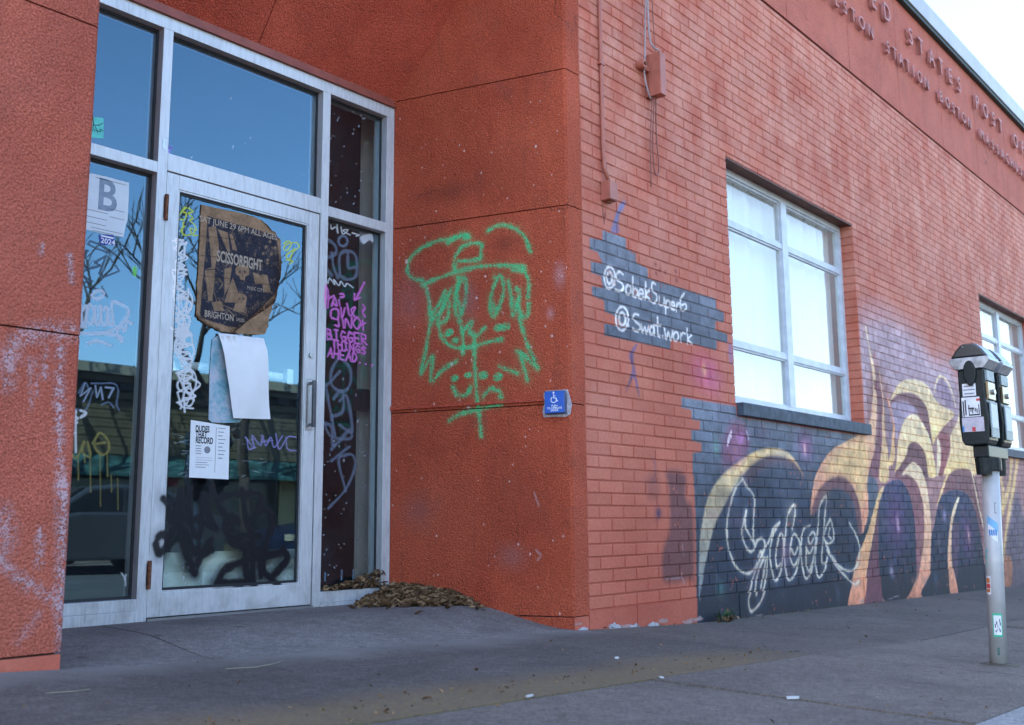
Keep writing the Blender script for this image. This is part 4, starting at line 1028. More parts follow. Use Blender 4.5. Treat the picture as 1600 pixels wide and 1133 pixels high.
box('coping_drip', (-4, YF - .055, ZC0 - .03), (17, YF + .28, ZC0 + .0118), M_DRIP, bld)

def text_mesh(body, size, extrude=0., bold=0., align='CENTER'):
    cu = bpy.data.curves.new('txt', 'FONT')
    cu.body = body; cu.size = size; cu.extrude = extrude; cu.offset = bold
    cu.align_x = align; cu.align_y = 'CENTER'
    cu.resolution_u = 3
    ob = bpy.data.objects.new('txt', cu)
    COL.objects.link(ob)
    dg = bpy.context.evaluated_depsgraph_get()
    dg.update()
    me = bpy.data.meshes.new_from_object(ob.evaluated_get(dg))
    bpy.data.objects.remove(ob); bpy.data.curves.remove(cu)
    return me
def put_text(name, body, size, loc, m, parent, ext=0., bold=0., rot=(math.pi / 2, 0, 0), align='CENTER', shear=None):
    me = text_mesh(body, size, ext, bold, align)
    me.materials.clear(); me.materials.append(m)
    o = bpy.data.objects.new(name, me)
    o.location = loc; o.rotation_euler = rot
    return link(o, parent)
row1 = [('U', 7.02), ('N', 7.36), ('I', 7.62), ('T', 7.86), ('E', 8.17), ('D', 8.52)]
row1 = [('U', 7.35), ('N', 7.72), ('I', 8.0), ('T', 8.27), ('E', 8.55), ('E', 8.87), ('D', 9.2)][:0] + [('U', 7.58), ('N', 7.94), ('I', 8.22), ('T', 8.52), ('E', 8.87), ('D', 9.20), ('S', 9.83), ('T', 10.12), ('A', 10.45), ('T', 10.74), ('E', 11.04), ('S', 11.34), ('P', 11.99), ('O', 12.32), ('S', 12.64), ('T', 12.93), ('O', 13.6), ('F', 13.92), ('F', 14.22), ('I', 14.46), ('C', 14.74), ('E', 15.06)]
row2 = [('A', 7.60), ('L', 7.79), ('L', 7.98), ('S', 8.16), ('T', 8.34), ('O', 8.53), ('N', 8.74)] + list(zip('STATION', (9.16, 9.33, 9.50, 9.68, 9.84, 10.02, 10.22))) + list(zip('BOSTON', (10.66, 10.87, 11.06, 11.23, 11.42, 11.62))) + list(zip('MASSACHUSETTS', [12.09 + .205 * i for i in range(13)]))
lcache = {}
for row, z, s in ((row1, 5.285, .25), (row2, 4.925, .175)):
    for ch, x in row:
        if (ch, s) not in lcache:
            me = text_mesh(ch, s, .016, 0); me.materials.clear(); me.materials.append(M_LETTER); lcache[(ch, s)] = me
        o = bpy.data.objects.new('letter', lcache[(ch, s)])
        o.location = (x, YF - .032, z); o.rotation_euler = (math.pi / 2, 0, 0)
        link(o, fas)

# ---- windows in the brick wall
M_SLATE = simple('slate_sill_paint', (.045, .06, .085), .7, 0, .45, 16, .002)
YW = YF + .108
for wi, (a, b) in enumerate(WIN):
    w = bpy.data.objects.new('window', None); link(w, bld)
    tag(w, ('large six pane window beside the grey painted handles' if wi == 0 else 'six pane window behind the parking meter'))
    t = .05
    mid = (a + b) / 2
    box('frame', (a, YW, ZS), (a + t, YW + .05, ZH), M_WFRAME, w)
    box('frame', (b - t, YW, ZS), (b, YW + .05, ZH), M_WFRAME, w)
    box('frame', (a + t, YW, ZH - t), (b - t, YW + .05, ZH), M_WFRAME, w)
    box('frame', (a + t, YW, ZS), (b - t, YW + .05, ZS + t + .01), M_WFRAME, w)
    box('mullion', (mid - .045, YW - .004, ZS + t + .01), (mid + .045, YW + .05, ZH - t), M_WFRAME, w)
    zt = [ZS + t + .01, 1.735, 2.585, ZH - t]
    for (p, q) in ((a + t, mid - .045), (mid + .045, b - t)):
        for z in zt[1:3]: box('glazing_bar', (p, YW + .004, z - .02), (q, YW + .046, z + .02), M_WFRAME, w)
        for i in range(3):
            za, zb = zt[i] + (.02 if i else 0), zt[i + 1] - (.02 if i < 2 else 0)
            # slim sash bead and the pane
            fr = MB()
            for (u0, u1, v0, v1) in ((p, p + .014, za, zb), (q - .014, q, za, zb), (p + .014, q - .014, za, za + .014), (p + .014, q - .014, zb - .014, zb)):
                fr.box((u0 + .0005, YW + .014, v0), (u1 - .0005, YW + .04, v1))
            fr.build('sash', M_WFRAME, w)
            box('pane', (p + .014, YW + .026, za + .014), (q - .014, YW + .031, zb - .014), M_WGLASS, w)
    cm = MB(); nn_ = 90
    for i in range(nn_ + 1):
        x = a + .02 + (b - a - .04) * i / nn_
        y = YW + .13 + .022 * math.sin(i * .62 + wi) + .012 * math.sin(i * 1.7 + 2) + (.05 if wi == 0 and 34 < i < 40 else 0)
        cm.v += [(x, y, ZS), (x, y + .004 * math.sin(i), (ZS + ZH) / 2), (x, y, ZH)]
    cm.f = [q for i in range(nn_) for q in ((3 * i, 3 * i + 3, 3 * i + 4, 3 * i + 1), (3 * i + 1, 3 * i + 4, 3 * i + 5, 3 * i + 2))]
    cm.build('curtain', M_BLIND, w, smooth=True)
    box('sill', (a + .02, YF - .045, ZS - .086), (b + .03, YW + .02, ZS - .001), M_SLATE, w, bevel=.004)
    box('lintel', (a + .002, YF + .004, ZH - .012), (b - .002, YF + .03, ZH - .001), M_BROWN, w)
    box('lintel', (a + .002, YF + .034, ZH - .006), (b - .002, YW + .04, ZH - .0005), M_BROWN, w)
# ---- shell so that daylight only comes in through the glass
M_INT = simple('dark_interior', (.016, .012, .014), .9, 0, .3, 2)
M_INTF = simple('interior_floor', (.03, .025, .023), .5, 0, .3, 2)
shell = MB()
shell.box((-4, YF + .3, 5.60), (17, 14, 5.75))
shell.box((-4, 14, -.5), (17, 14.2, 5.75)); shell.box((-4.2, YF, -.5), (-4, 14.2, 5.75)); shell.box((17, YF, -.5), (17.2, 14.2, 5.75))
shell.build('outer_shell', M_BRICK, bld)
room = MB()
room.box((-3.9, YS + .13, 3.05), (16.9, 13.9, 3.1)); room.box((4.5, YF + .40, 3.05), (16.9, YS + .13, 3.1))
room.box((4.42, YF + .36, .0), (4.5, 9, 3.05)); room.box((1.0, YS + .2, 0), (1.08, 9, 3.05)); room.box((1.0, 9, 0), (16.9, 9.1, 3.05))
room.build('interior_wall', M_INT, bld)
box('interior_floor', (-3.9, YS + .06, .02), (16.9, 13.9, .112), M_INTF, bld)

# ================================================================== STOREFRONT
sf = bpy.data.objects.new('storefront', None); link(sf, bld)
tag(sf, 'weathered aluminium storefront frame with tagged glass')
YB = YS + .115
def fr(name, x0, x1, z0, z1, y0=YS, y1=YB, par=sf, m=None): return box(name, (x0, y0, z0), (x1, y1, z1), m or M_FRAME, par, bevel=.002)
ZT0, ZT1 = 2.885, 2.948
fr('mullion', XSL, 1.93, .117, ZT0); fr('mullion', 2.388, 2.438, .117, ZT0); fr('mullion', 3.352, 3.404, .117, ZT0); fr('mullion', 3.822, XS - .003, .105, ZT0)
fr('head', XSL, XS - .003, ZT0, ZT1)
fr('sill', 1.93, 2.388, .117, .165, YS - .004); fr('sill', 1.93, 2.388, .1655, .216)
fr('sill', 3.404, 3.822, .105, .135, YS - .004); fr('sill', 3.404, 3.822, .1355, .192, YS + .002)
fr('transom_bar', 1.93, 2.388, 2.163, 2.216); fr('transom_bar', 3.404, 3.822, 2.186, 2.242); fr('transom_bar', 2.438, 3.352, 2.187, 2.272)
box('head_trim', (XSL - .05, YS - .018, ZT1 + .0005), (XS - .012, YS + .1, ZT1 + .014), M_REDTRIM, sf)
box('head_trim', (XSL - .05, YS - .006, ZT1 + .0145), (XS - .012, YS + .1, ZCEIL + .03), M_REDTRIM, sf)
YG = YS + .05
def pane(x0, x1, z0, z1, y=YG, par=sf, name='pane'):
    o = box(name, (x0, y, z0), (x1, y + .006, z1), M_GLASS, par)
    o2 = MB()
    e = .012
    for (u0, u1, v0, v1) in ((x0, x0 + e, z0, z1), (x1 - e, x1, z0, z1), (x0 + e, x1 - e, z0, z0 + e), (x0 + e, x1 - e, z1 - e, z1)):
        o2.box((u0, y - .005, v0), (u1, y - .0005, v1))
    o2.build('gasket', M_DARKGASKET, par)
    return o
pane(1.93, 2.388, .216, 2.163); pane(1.93, 2.388, 2.216, ZT0); pane(2.438, 3.352, 2.272, ZT0); pane(3.404, 3.822, .192, 2.186); pane(3.404, 3.822, 2.242, ZT0)
# ---- the door
door = bpy.data.objects.new('door', None); link(door, bld)
tag(door, 'aluminium framed glass door with black spray tag, gig poster and flyers')
DX0, DX1, DZ0, DZ1 = 2.4425, 3.3475, .132, 2.1825
YD = YS + .006
def dr(name, x0, x1, z0, z1, y0=YD, y1=YD + .045): return box(name, (x0, y0, z0), (x1, y1, z1), M_FRAME, door, bevel=.0025)
dr('stile', DX0, 2.506, DZ0, DZ1); dr('stile', 3.277, DX1, DZ0, DZ1); dr('rail', 2.506, 3.277, 2.112, DZ1); dr('rail', 2.506, 3.277, DZ0, .238)
for (x0, x1, z0, z1) in ((2.5065, 2.514, .2385, 2.1115), (3.269, 3.2765, .2385, 2.1115), (2.514, 3.269, 2.104, 2.1115), (2.514, 3.269, .2385, .246)):
    box('glazing_bead', (x0, YD + .004, z0), (x1, YD + .03, z1), M_FRAME, door)
box('threshold', (2.44, YS - .01, .117), (3.35, YS + .1, .128), M_STEEL, sf)
pane(2.514, 3.269, .246, 2.104, YD + .022, door)
for z in (2.005, .318):
    MB().tube([(2.4395, YD - .012, z - .062), (2.4395, YD - .012, z + .062)], .0095, 10).build('hinge', M_RUST, door, smooth=False)
    box('hinge_leaf', (2.428, YD - .006, z - .05), (2.451, YD - .0005, z + .05), M_RUST, door)
# pull handle: plate with an upright grip
box('handle_plate', (3.285, YD - .004, 1.015), (3.330, YD - .0005, 1.285), M_STEEL, door, bevel=.001)
hb = MB()
hb.box((3.300, YD - .045, 1.03), (3.316, YD - .030, 1.272)); hb.box((3.302, YD - .030, 1.035), (3.314, YD - .004, 1.05)); hb.box((3.302, YD - .030, 1.252), (3.314, YD - .004, 1.267))
hb.build('handle', simple('handle_metal', (.10, .10, .115), .3, .8), door, bevel=.002)
MB().tube([(3.310, YD - .001, 1.41), (3.310, YD - .013, 1.41)], .014, 14).build('lock_cylinder', M_STEEL, door)
MB().tube([(2.52, YD + .10, 1.292), (3.26, YD + .10, 1.292)], .021, 10).build('push_bar', simple('white_bar', (.62, .64, .66), .4), door)
for x in (2.56, 3.22): box('push_bar_bracket', (x - .02, YD + .047, 1.25), (x + .02, YD + .085, 1.33), M_STEEL, door)
# pale column and a dark box on it, behind the right sidelight
a0, a1 = on_y(563, 600, 4.50)[0], on_y(589, 600, 4.50)[0]
box('interior_column', (a0, 4.50, .112), (a1, 4.53, 3.04), simple('column_paint', (.50, .45, .42), .8, 0, .12, 6), bld)
q0, q1 = on_y(564, 607, 4.43), on_y(583, 643, 4.43)
box('wall_box', (q0[0], 4.43, q1[1]), (q1[0], 4.4985, q0[1]), simple('black_plastic', (.012, .013, .017), .4), bld, bevel=.006)

box('draught_board', (2.50, YD + .07, .125), (3.30, YD + .085, .41), simple('pale_board', (.50, .55, .50), .8, 0, .15, 9), door)

# ================================================================== THINGS STUCK TO THE GLASS AND WALL
def paper_mat(name, col, var=.05): return simple(name, col, .85, 0, var, 18, .0006, .15)
YP = YD + .020          # just in front of the door pane
def card(name, px, thick, m, y, label=None, cat=None, curl=0., parent=None, mp=Sp):
    pts = [mp(p) for p in px]
    c = (sum(p[0] for p in pts) / len(pts), sum(p[1] for p in pts) / len(pts))
    o = MB().prism([(p[0] - c[0], 0, p[1] - c[1]) for p in pts], (0, -thick, 0)).build(name, m, parent)
    o.location = (c[0], y, c[1])
    if label: tag(o, label, cat)
    return o, c
def canvas_mat(name, cv, img, gain):
    m, nt, out = nmat(name)
    c, a = cv.nodes(nt, img, gain)
    bsdf(nt, out, c, .85, 0, bump(nt, noise(nt, pos(nt), 90, 4), .0008), .15)
    return m
M_POSTER = canvas_mat('cardboard_print', pst, pst_img, (.66, .63, .60))
out_px0 = d4([(335, 220), (450, 246), (560, 268), (640, 290), (690, 312), (735, 350), (768, 385), (800, 430), (806, 500), (810, 560), (803, 640), (795, 690), (770, 790), (748, 850), (735, 880), (728, 940), (715, 985), (640, 990), (560, 985), (490, 978), (430, 962), (370, 938), (330, 912), (302, 880), (306, 780), (314, 650), (322, 500), (328, 360)])
rp = random.Random(9)
out_px = []
for i in range(len(out_px0)):
    (xa, ya), (xb, yb) = out_px0[i], out_px0[(i + 1) % len(out_px0)]
    torn = 5 <= i <= 24
    for k_ in range(3):
        t = k_ / 3
        j_ = 1.1 if torn else .25
        out_px.append((xa + (xb - xa) * t + rp.uniform(-j_, j_), ya + (yb - ya) * t + rp.uniform(-j_, j_)))
poster, pc_ = card('gig_poster', out_px, .0045, M_POSTER, YP, 'torn brown cardboard gig poster with navy print taped to the glass door', 'poster')
M_CREAM = paper_mat('cream_print', (.36, .29, .23))
def poster_text(body, size, px, bold=0.):
    x, z = Sp(px)
    return put_text('print', body, size, (x - pc_[0], -.0049, z - pc_[1]), M_CREAM, poster, 0, bold, rot=(math.pi / 2, R(9.5) * 0, 0))
poster_text('SAT JUNE 29 6PM ALL AGES', .047, d4([(560, 362)])[0], .0006).scale = (.80, .9, 1)
o = poster_text('SCISSORFIGHT', .078, d4([(562, 556)])[0], .0020); o.scale = (.52, 1.0, 1)
poster_text('BRIGHTON', .060, d4([(440, 880)])[0], .001).scale = (.54, .75, 1); poster_text('SPEED', .03, d4([(565, 905)])[0]).scale = (.6, .8, 1)
poster_text('MUSIC CITY', .032, d4([(655, 722)])[0]).scale = (.6, .8, 1)
# folded white sheet with a coloured sheet behind it
M_WHITE = paper_mat('white_paper', (.74, .74, .76), .03)
M_TEAL = None
def teal_mat():
    m, nt, out = nmat('faded_teal_print')
    p = pos(nt)
    c = ramp(nt, noise(nt, p, 9, 5, .7), [(.3, (.05, .20, .28)), (.45, (.20, .36, .44)), (.58, (.46, .47, .54)), (.7, (.34, .22, .32))])
    bsdf(nt, out, c, .6, 0, None, .3)
    return m
M_TEAL = teal_mat()
card('teal_poster', d5([(400, 112), (432, 88), (560, 95), (600, 560), (560, 602), (470, 606), (400, 602), (380, 585), (386, 300)]), .0012, M_TEAL, YP, 'faded teal poster half hidden behind the folded white sheet on the door', 'poster')
sheet_m = MB()
L_ = [(430, 75), (437, 140), (446, 210), (460, 300), (480, 400), (497, 500), (510, 580)]; R_ = [(700, 105), (710, 170), (712, 230), (716, 320), (720, 410), (724, 500), (730, 585)]
vv = []
for i in range(7):
    for j in range(9):
        t = j / 8
        p = crop((230, 500), 3.777, [(L_[i][0] * (1 - t) + R_[i][0] * t, L_[i][1] * (1 - t) + R_[i][1] * t)])[0]
        x, z = Sp(p)
        bulge = .008 + .030 * math.sin(math.pi * i / 6) * (.6 + .4 * math.sin(t * 3.2 + .6)) + .012 * (i / 6) + .007 * math.sin(t * 6 + i * 1.1)
        vv.append((x, YP - .002 - bulge, z))
n = len(vv)
ff = [(i * 9 + j, i * 9 + j + 1, (i + 1) * 9 + j + 1, (i + 1) * 9 + j) for i in range(6) for j in range(8)]
sh = sheet_m.add(vv + [(x, y + .0008, z) for x, y, z in vv], ff + [tuple(k_ + n for k_ in f[::-1]) for f in ff] + [(j, j + 1, j + 1 + n, j + n) for j in range(8)]).build('paper_sheet', M_WHITE, None, smooth=True)
tag(sh, 'blank white paper sheet folded down over the middle of the glass door', 'paper')
# small flyer
flyer, fc = card('flyer', d5([(275, 588), (505, 625), (498, 940), (265, 928)]), .0008, M_WHITE, YP, 'small white printed flyer low on the glass door under the folded sheet', 'flyer')
M_INKT = simple('black_ink', (.02, .02, .025), .7)
M_INKG = simple('grey_ink', (.20, .20, .23), .7)
def ft(body, size, px, m=M_INKT, align='LEFT', bold=0.):
    x, z = Sp(d5([px])[0])
    return put_text('print', body, size, (x - fc[0], -.0012, z - fc[1]), m, flyer, 0, bold, align=align)
for i, b in enumerate(('DUDES', 'THAT', 'RECORD')): ft(b, .041, (303, 640 + 34 * i), M_INKT, 'LEFT', .0014).scale = (.58, 1, 1)
x_, z_ = Sp(d5([(372, 765)])[0])
MB().prism([(x_ - fc[0] + .017 * math.cos(t), -.0009, z_ - fc[1] + .017 * math.sin(t)) for t in np.linspace(0, 6.28, 15)[:-1]], (0, -.0003, 0)).build('print', M_INKG, flyer)
for k_ in range(9):
    y = 740 + 15 * k_ if k_ < 4 else 810 + 14 * (k_ - 4)
    w_ = (34 if k_ < 4 else (95, 100, 70, 80, 60)[k_ - 4])
    a, b = Sp(d5([(303, y)])[0]), Sp(d5([(303 + w_, y + 4)])[0])
    MB().box((a[0] - fc[0], -.0012, b[1] - fc[1] - .0005), (b[0] - fc[0], -.0009, a[1] - fc[1] + .0015)).build('print_line', M_INKG, flyer)
for k_ in range(9):
    y = 636 + 22 * k_
    a, b = Sp(d5([(436, y)])[0]), Sp(d5([(480 - 9 * (k_ % 3), y + 5)])[0])
    MB().box((a[0] - fc[0], -.0012, b[1] - fc[1] - .0005), (b[0] - fc[0], -.0009, a[1] - fc[1] + .001)).build('print_line', M_INKG, flyer)
a, b = Sp(d5([(425, 632)])[0]), Sp(d5([(427, 900)])[0])
MB().box((a[0] - fc[0], -.0012, b[1] - fc[1]), (a[0] - fc[0] + .0018, -.0009, a[1] - fc[1])).build('print_line', M_INKT, flyer)
# notice with a big letter in the left sidelight, and stickers
tz = lambda p: crop((120, 150), 4.53, p)
YL = YG - .0012
notice, nc = card('notice', tz([(132, 528), (250, 555), (408, 598), (406, 700), (398, 860), (385, 900), (368, 985), (220, 960), (78, 925), (90, 760), (104, 575)]), .001, paper_mat('notice_paper', (.60, .64, .70)), YL, 'white paper notice with a big blackletter B in the left sidelight', 'notice')
x_, z_ = Sp(tz([(252, 700)])[0])
put_text('print', 'B', .205, (x_ - nc[0], -.0014, z_ - nc[1]), simple('blue_grey_ink', (.22, .27, .35), .8), notice, 0, .004).scale = (.85, 1, 1)
for y, x0, x1 in ((785, 110, 260), (785, 275, 375), (830, 100, 250), (840, 270, 372), (872, 98, 245), (910, 140, 360), (560, 170, 390), (935, 150, 300)):
    a, b = Sp(tz([(x0, y)])[0]), Sp(tz([(x1, y + (x1 - x0) * .27)])[0])
    zc = (a[1] + b[1]) / 2 - nc[1]
    MB().box((a[0] - nc[0], -.0014, zc), (b[0] - nc[0], -.0011, zc + .0028)).build('print_line', M_INKG, notice)
stk, sc_ = card('sticker', tz([(195, 968), (300, 972), (312, 1042), (205, 1038)]), .0007, simple('royal_blue', (.02, .035, .30), .5), YL, 'small royal blue sticker reading 2024 under the notice', 'sticker')
put_text('print', '2024', .034, (.004, -.0011, -.008), M_WHITE, stk, 0, .0005)
MB().box((-.030, -.0011, .010), (.030, -.0008, .017)).build('print_line', M_WHITE, stk)
tl, tc = card('sticker', tz([(60, 112), (228, 138), (226, 284), (50, 268)]), .0008, simple('turquoise_paper', (.12, .55, .50), .7), YL, 'turquoise sticker with black scribble on the upper left pane', 'sticker')
sc = MB()
for q in ([(120, 195), (150, 230), (150, 190), (165, 235), (170, 195), (185, 240)], [(150, 120), (158, 195)], [(150, 185), (190, 190), (220, 175)], [(175, 225), (205, 235), (200, 215), (222, 230)]):
    sc.tube([(Sp(p)[0] - tc[0], -.0014, Sp(p)[1] - tc[1]) for p in tz(q)], .0016, 5)
sc.build('print', M_INKT, tl)
v_, vc = card('sticker', crop((200, 220), 8, [(520, 15), (630, 40), (600, 110), (600, 190), (535, 185), (520, 95)]), .0007, simple('violet_sticker', (.20, .18, .52), .6, 0, .3, 60), YG - .0012, 'torn violet sticker at the lower left of the transom glass', 'sticker')
put_text('print', 'S', .04, (0, -.0011, -.005), M_WHITE, v_)
card('metal_plate', crop((200, 220), 8, [(433, -20), (478, -20), (476, 118), (430, 108)]), .0008, M_STEEL, YS - .0006, 'small grey plate on the mullion left of the transom', 'plate')

# push plate for the door opener, on the jamb
u0, u1, z0_, z1_ = .018, .133, 1.092, 1.212
pp = thing('door_push_plate', 'blue square push plate with wheelchair symbol on the red jamb', 'push plate', jpt((u0 + u1) / 2, (z0_ + z1_) / 2, 0))
pp.rotation_euler = (0, 0, math.atan2(ej.y, ej.x))            # local x runs inwards along the jamb, local +y looks out of the wall
def ppart(name, a, b, m, bev=.0): return box(name, a, b, m, pp, bevel=bev)
hw, hh_ = (u1 - u0) / 2, (z1_ - z0_) / 2
M_BLUE = simple('sign_blue', (.008, .085, .42), .35, 0, .08, 40)
M_RAG = simple('torn_backing', (.36, .33, .37), .7, 0, .35, 60)
bk = MB().prism([(-hw - .016, .0005, -hh_ - .004), (-hw + .01, .0005, -hh_ - .017), (.02, .0005, -hh_ - .012), (hw + .016, .0005, -hh_ - .014), (hw + .024, .0005, -hh_ + .02), (hw + .012, .0005, .0), (hw + .016, .0005, hh_ - .01), (hw + .004, .0005, hh_ + .006), (-hw - .004, .0005, hh_ + .006), (-hw - .012, .0005, hh_ - .02), (-hw - .026, .0005, -.015)], (0, .006, 0))
bk.build('backing', M_RAG, pp)
ppart('housing', (-hw, .007, -hh_), (hw, .034, hh_), simple('housing_dark', (.03, .05, .12), .4), .004)
ppart('face_plate', (-hw + .004, .0345, -hh_ + .004), (hw - .004, .038, hh_ - .004), M_BLUE, .001)
# text faces +y of the plate, so it is turned half round
def ptext(body, size, z, x=0.):
    me = text_mesh(body, size, 0, .0003); me.materials.clear(); me.materials.append(M_WHITE)
    o = bpy.data.objects.new('print', me); o.location = (x, .0384, z); o.rotation_euler = (math.pi / 2, 0, math.pi)
    link(o, pp)
ptext('PUSH', .014, -.020); ptext('TO OPERATE', .014, -.032); ptext('DOOR', .014, -.044)
sy = MB()
def wc(pts, r): sy.tube([(-x, .0386, z) for x, z in pts], r, 6)
wc([(-.004, .042), (-.005, .022), (.008, .021), (.015, .004), (.020, .006)], .0032)
wc([(-.004, .032), (.006, .031)], .0026)
wc([(-.005 + .015 * math.cos(t) + .001, .012 + .015 * math.sin(t)) for t in np.linspace(2.1, 5.9, 12)], .0024)
sy.tube([(.004, .0386, .049), (.004, .0392, .049)], .0052, 10)
sy.build('print', M_WHITE, pp)
rc = MB()
rc.box((hw + .012, .0005, .012), (JL - (u0 + u1) / 2 - .004, .014, .026))
rc.box((JL - (u0 + u1) / 2 - .03, .0145, .008), (JL - (u0 + u1) / 2 - .002, .02, .032))
rc.build('cable_raceway', M_STUCCO, pp)

# grey-red junction box with its conduit
jb = thing('conduit_box', 'small red painted junction box at the foot of the conduit', 'junction box', (4.54, YF, 2.37))
cdt = [(-.028, -.014, 2.03), (-.028, -.014, .62), (-.028, -.014, .26), (-.022, -.016, .14), (.004, -.03, .05)]
MB().tube(cdt, .0115, 10).build('conduit', M_BOX, jb, smooth=True)
MB().tube([(-.018, -.013, .28), (-.008, -.02, .14), (.012, -.03, .05)], .004, 6).build('cable', M_CABLER, jb, smooth=True)
for z in (.75, 1.5): box('strap', (-.052, -.028, z), (-.004, -.0015, z + .018), M_BOX, jb, bevel=.002)
box('body', (-.04, -.058, -.055), (.04, -.0015, .055), M_BOX, jb, bevel=.003)
box('lid', (-.036, -.0625, -.051), (.036, -.0585, .051), M_BOX, jb, bevel=.001)
MB().tube([(.0, -.03, .05), (.0, -.03, .075)], .009, 8).build('fitting', M_CABLE, jb)
MB().tube([(.0, -.03, -.055), (.0, -.03, -.068)], .014, 8).build('knockout', M_RUST, jb)
MB().tube([(-.03, -.006, -.055), (-.028, -.006, -.13), (-.02, -.006, -.19), (-.012, -.006, -.12)], .002, 5).build('wire', M_CABLER, jb)
# taller cable box with loops
bxc = on_y(1032, 112, YF - .11)
cb = thing('cable_box', 'tall red painted cable box with looped wires high on the brick wall', 'cable box', (bxc[0], YF, bxc[1]))
box('body', (0, -.110, -.135), (.062, -.0015, .135), M_BOX, cb, bevel=.004)
box('flange', (-.002, -.030, -.137), (.064, -.024, .137), M_BOX, cb)
box('bracket', (-.075, -.035, .02), (-.0025, -.012, .05), M_BOX, cb, bevel=.002)
MB().tube([(-.085, -.005, .04), (-.085, -.055, .04)], .026, 12).build('insulator', M_BOX, cb)
MB().tube([(-.085, -.055, .04), (-.085, -.066, .04)], .010, 8).build('bolt', M_RUST, cb)
def cab(pts, r=.004, m=M_CABLE): MB().tube(spline([Vector(p) for p in pts], 5).tolist(), r, 6).build('cable', m, cb, smooth=True)
cab([(-.02, -.06, 1.25), (-.03, -.05, .7), (-.045, -.04, .3), (-.05, -.035, .12), (-.055, -.03, .0), (-.03, -.03, -.09), (.01, -.03, -.15)], .006)
cab([(-.01, -.06, 1.25), (-.02, -.05, .7), (-.035, -.06, .25), (-.02, -.08, .16), (.02, -.09, .15), (.03, -.08, .135)], .006)
cab([(.085, -.02, 1.25), (.06, -.03, .6), (.04, -.05, .22), (.035, -.06, .135)], .003, M_CABLER)
cab([(.02, -.05, -.13), (.018, -.03, -.4), (.03, -.025, -.58), (.06, -.025, -.62), (.085, -.025, -.56), (.06, -.03, -.35), (.035, -.05, -.13)], .0042, M_CABLER)
cab([(.012, -.04, -.13), (.008, -.02, -.4), (.015, -.01, -.7)], .003, M_CABLER)

# ================================================================== PARKING METER
MX, MY = 4.585, 1.293
mz = ground(MX, MY)
pm = thing('parking_meter', 'double headed black parking meter with stickers on a light grey pole', 'parking meter', (MX, MY, mz))
M_POLE = simple('pole_paint', (.40, .39, .39), .42, .1, .10, 14, .0006)
def black_paint():
    m, nt, out = nmat('meter_black')
    p = pos(nt)
    n = noise(nt, p, 34, 6, .65)
    c = ramp(nt, n, [(.35, (.004, .007, .009)), (.64, (.009, .014, .017)), (.76, (.03, .034, .036))])
    bsdf(nt, out, c, .42, 0, bump(nt, noise(nt, p, 120, 3), .0006), .25)
    return m
M_BLACKP = black_paint()
def meter_dome():
    m, nt, out = nmat('meter_dome_glass')
    p = pos(nt)
    n = noise(nt, nd(nt, 'ShaderNodeMapping', {'Vector': p, 'Scale': (1, 1, .35)}).outputs[0], 55, 4, .6)
    c = ramp(nt, n, [(.64, (.010, .012, .017)), (.68, (.45, .48, .54))])
    bsdf(nt, out, c, .25, 0, None, .6)
    return m
M_DOME = meter_dome()
M_PANEL = simple('meter_panel', (.20, .24, .26), .5, .1, .2, 30)
M_GOLD = simple('bronze_plate', (.20, .15, .09), .35, .7, .2, 40)
M_SILVER = simple('silver_band', (.30, .31, .34), .35, .5, .45, 22)
TOPZ = .86
PLZ = .80
lean = (0., -.026)
MB().tube([(0, 0, .012), (lean[0], lean[1], PLZ)], .0345, 24).build('pole', M_POLE, pm, smooth=True)
MB().tube([(0, 0, -.05), (0, 0, .0125)], .0325, 20).build('pole_base', M_RUST, pm)
MB().tube([(0, 0, -.03), (0, 0, .004), (0, 0, .010)], [.085, .078, .05], 14).build('foot_collar', M_EARTH, pm, smooth=False)
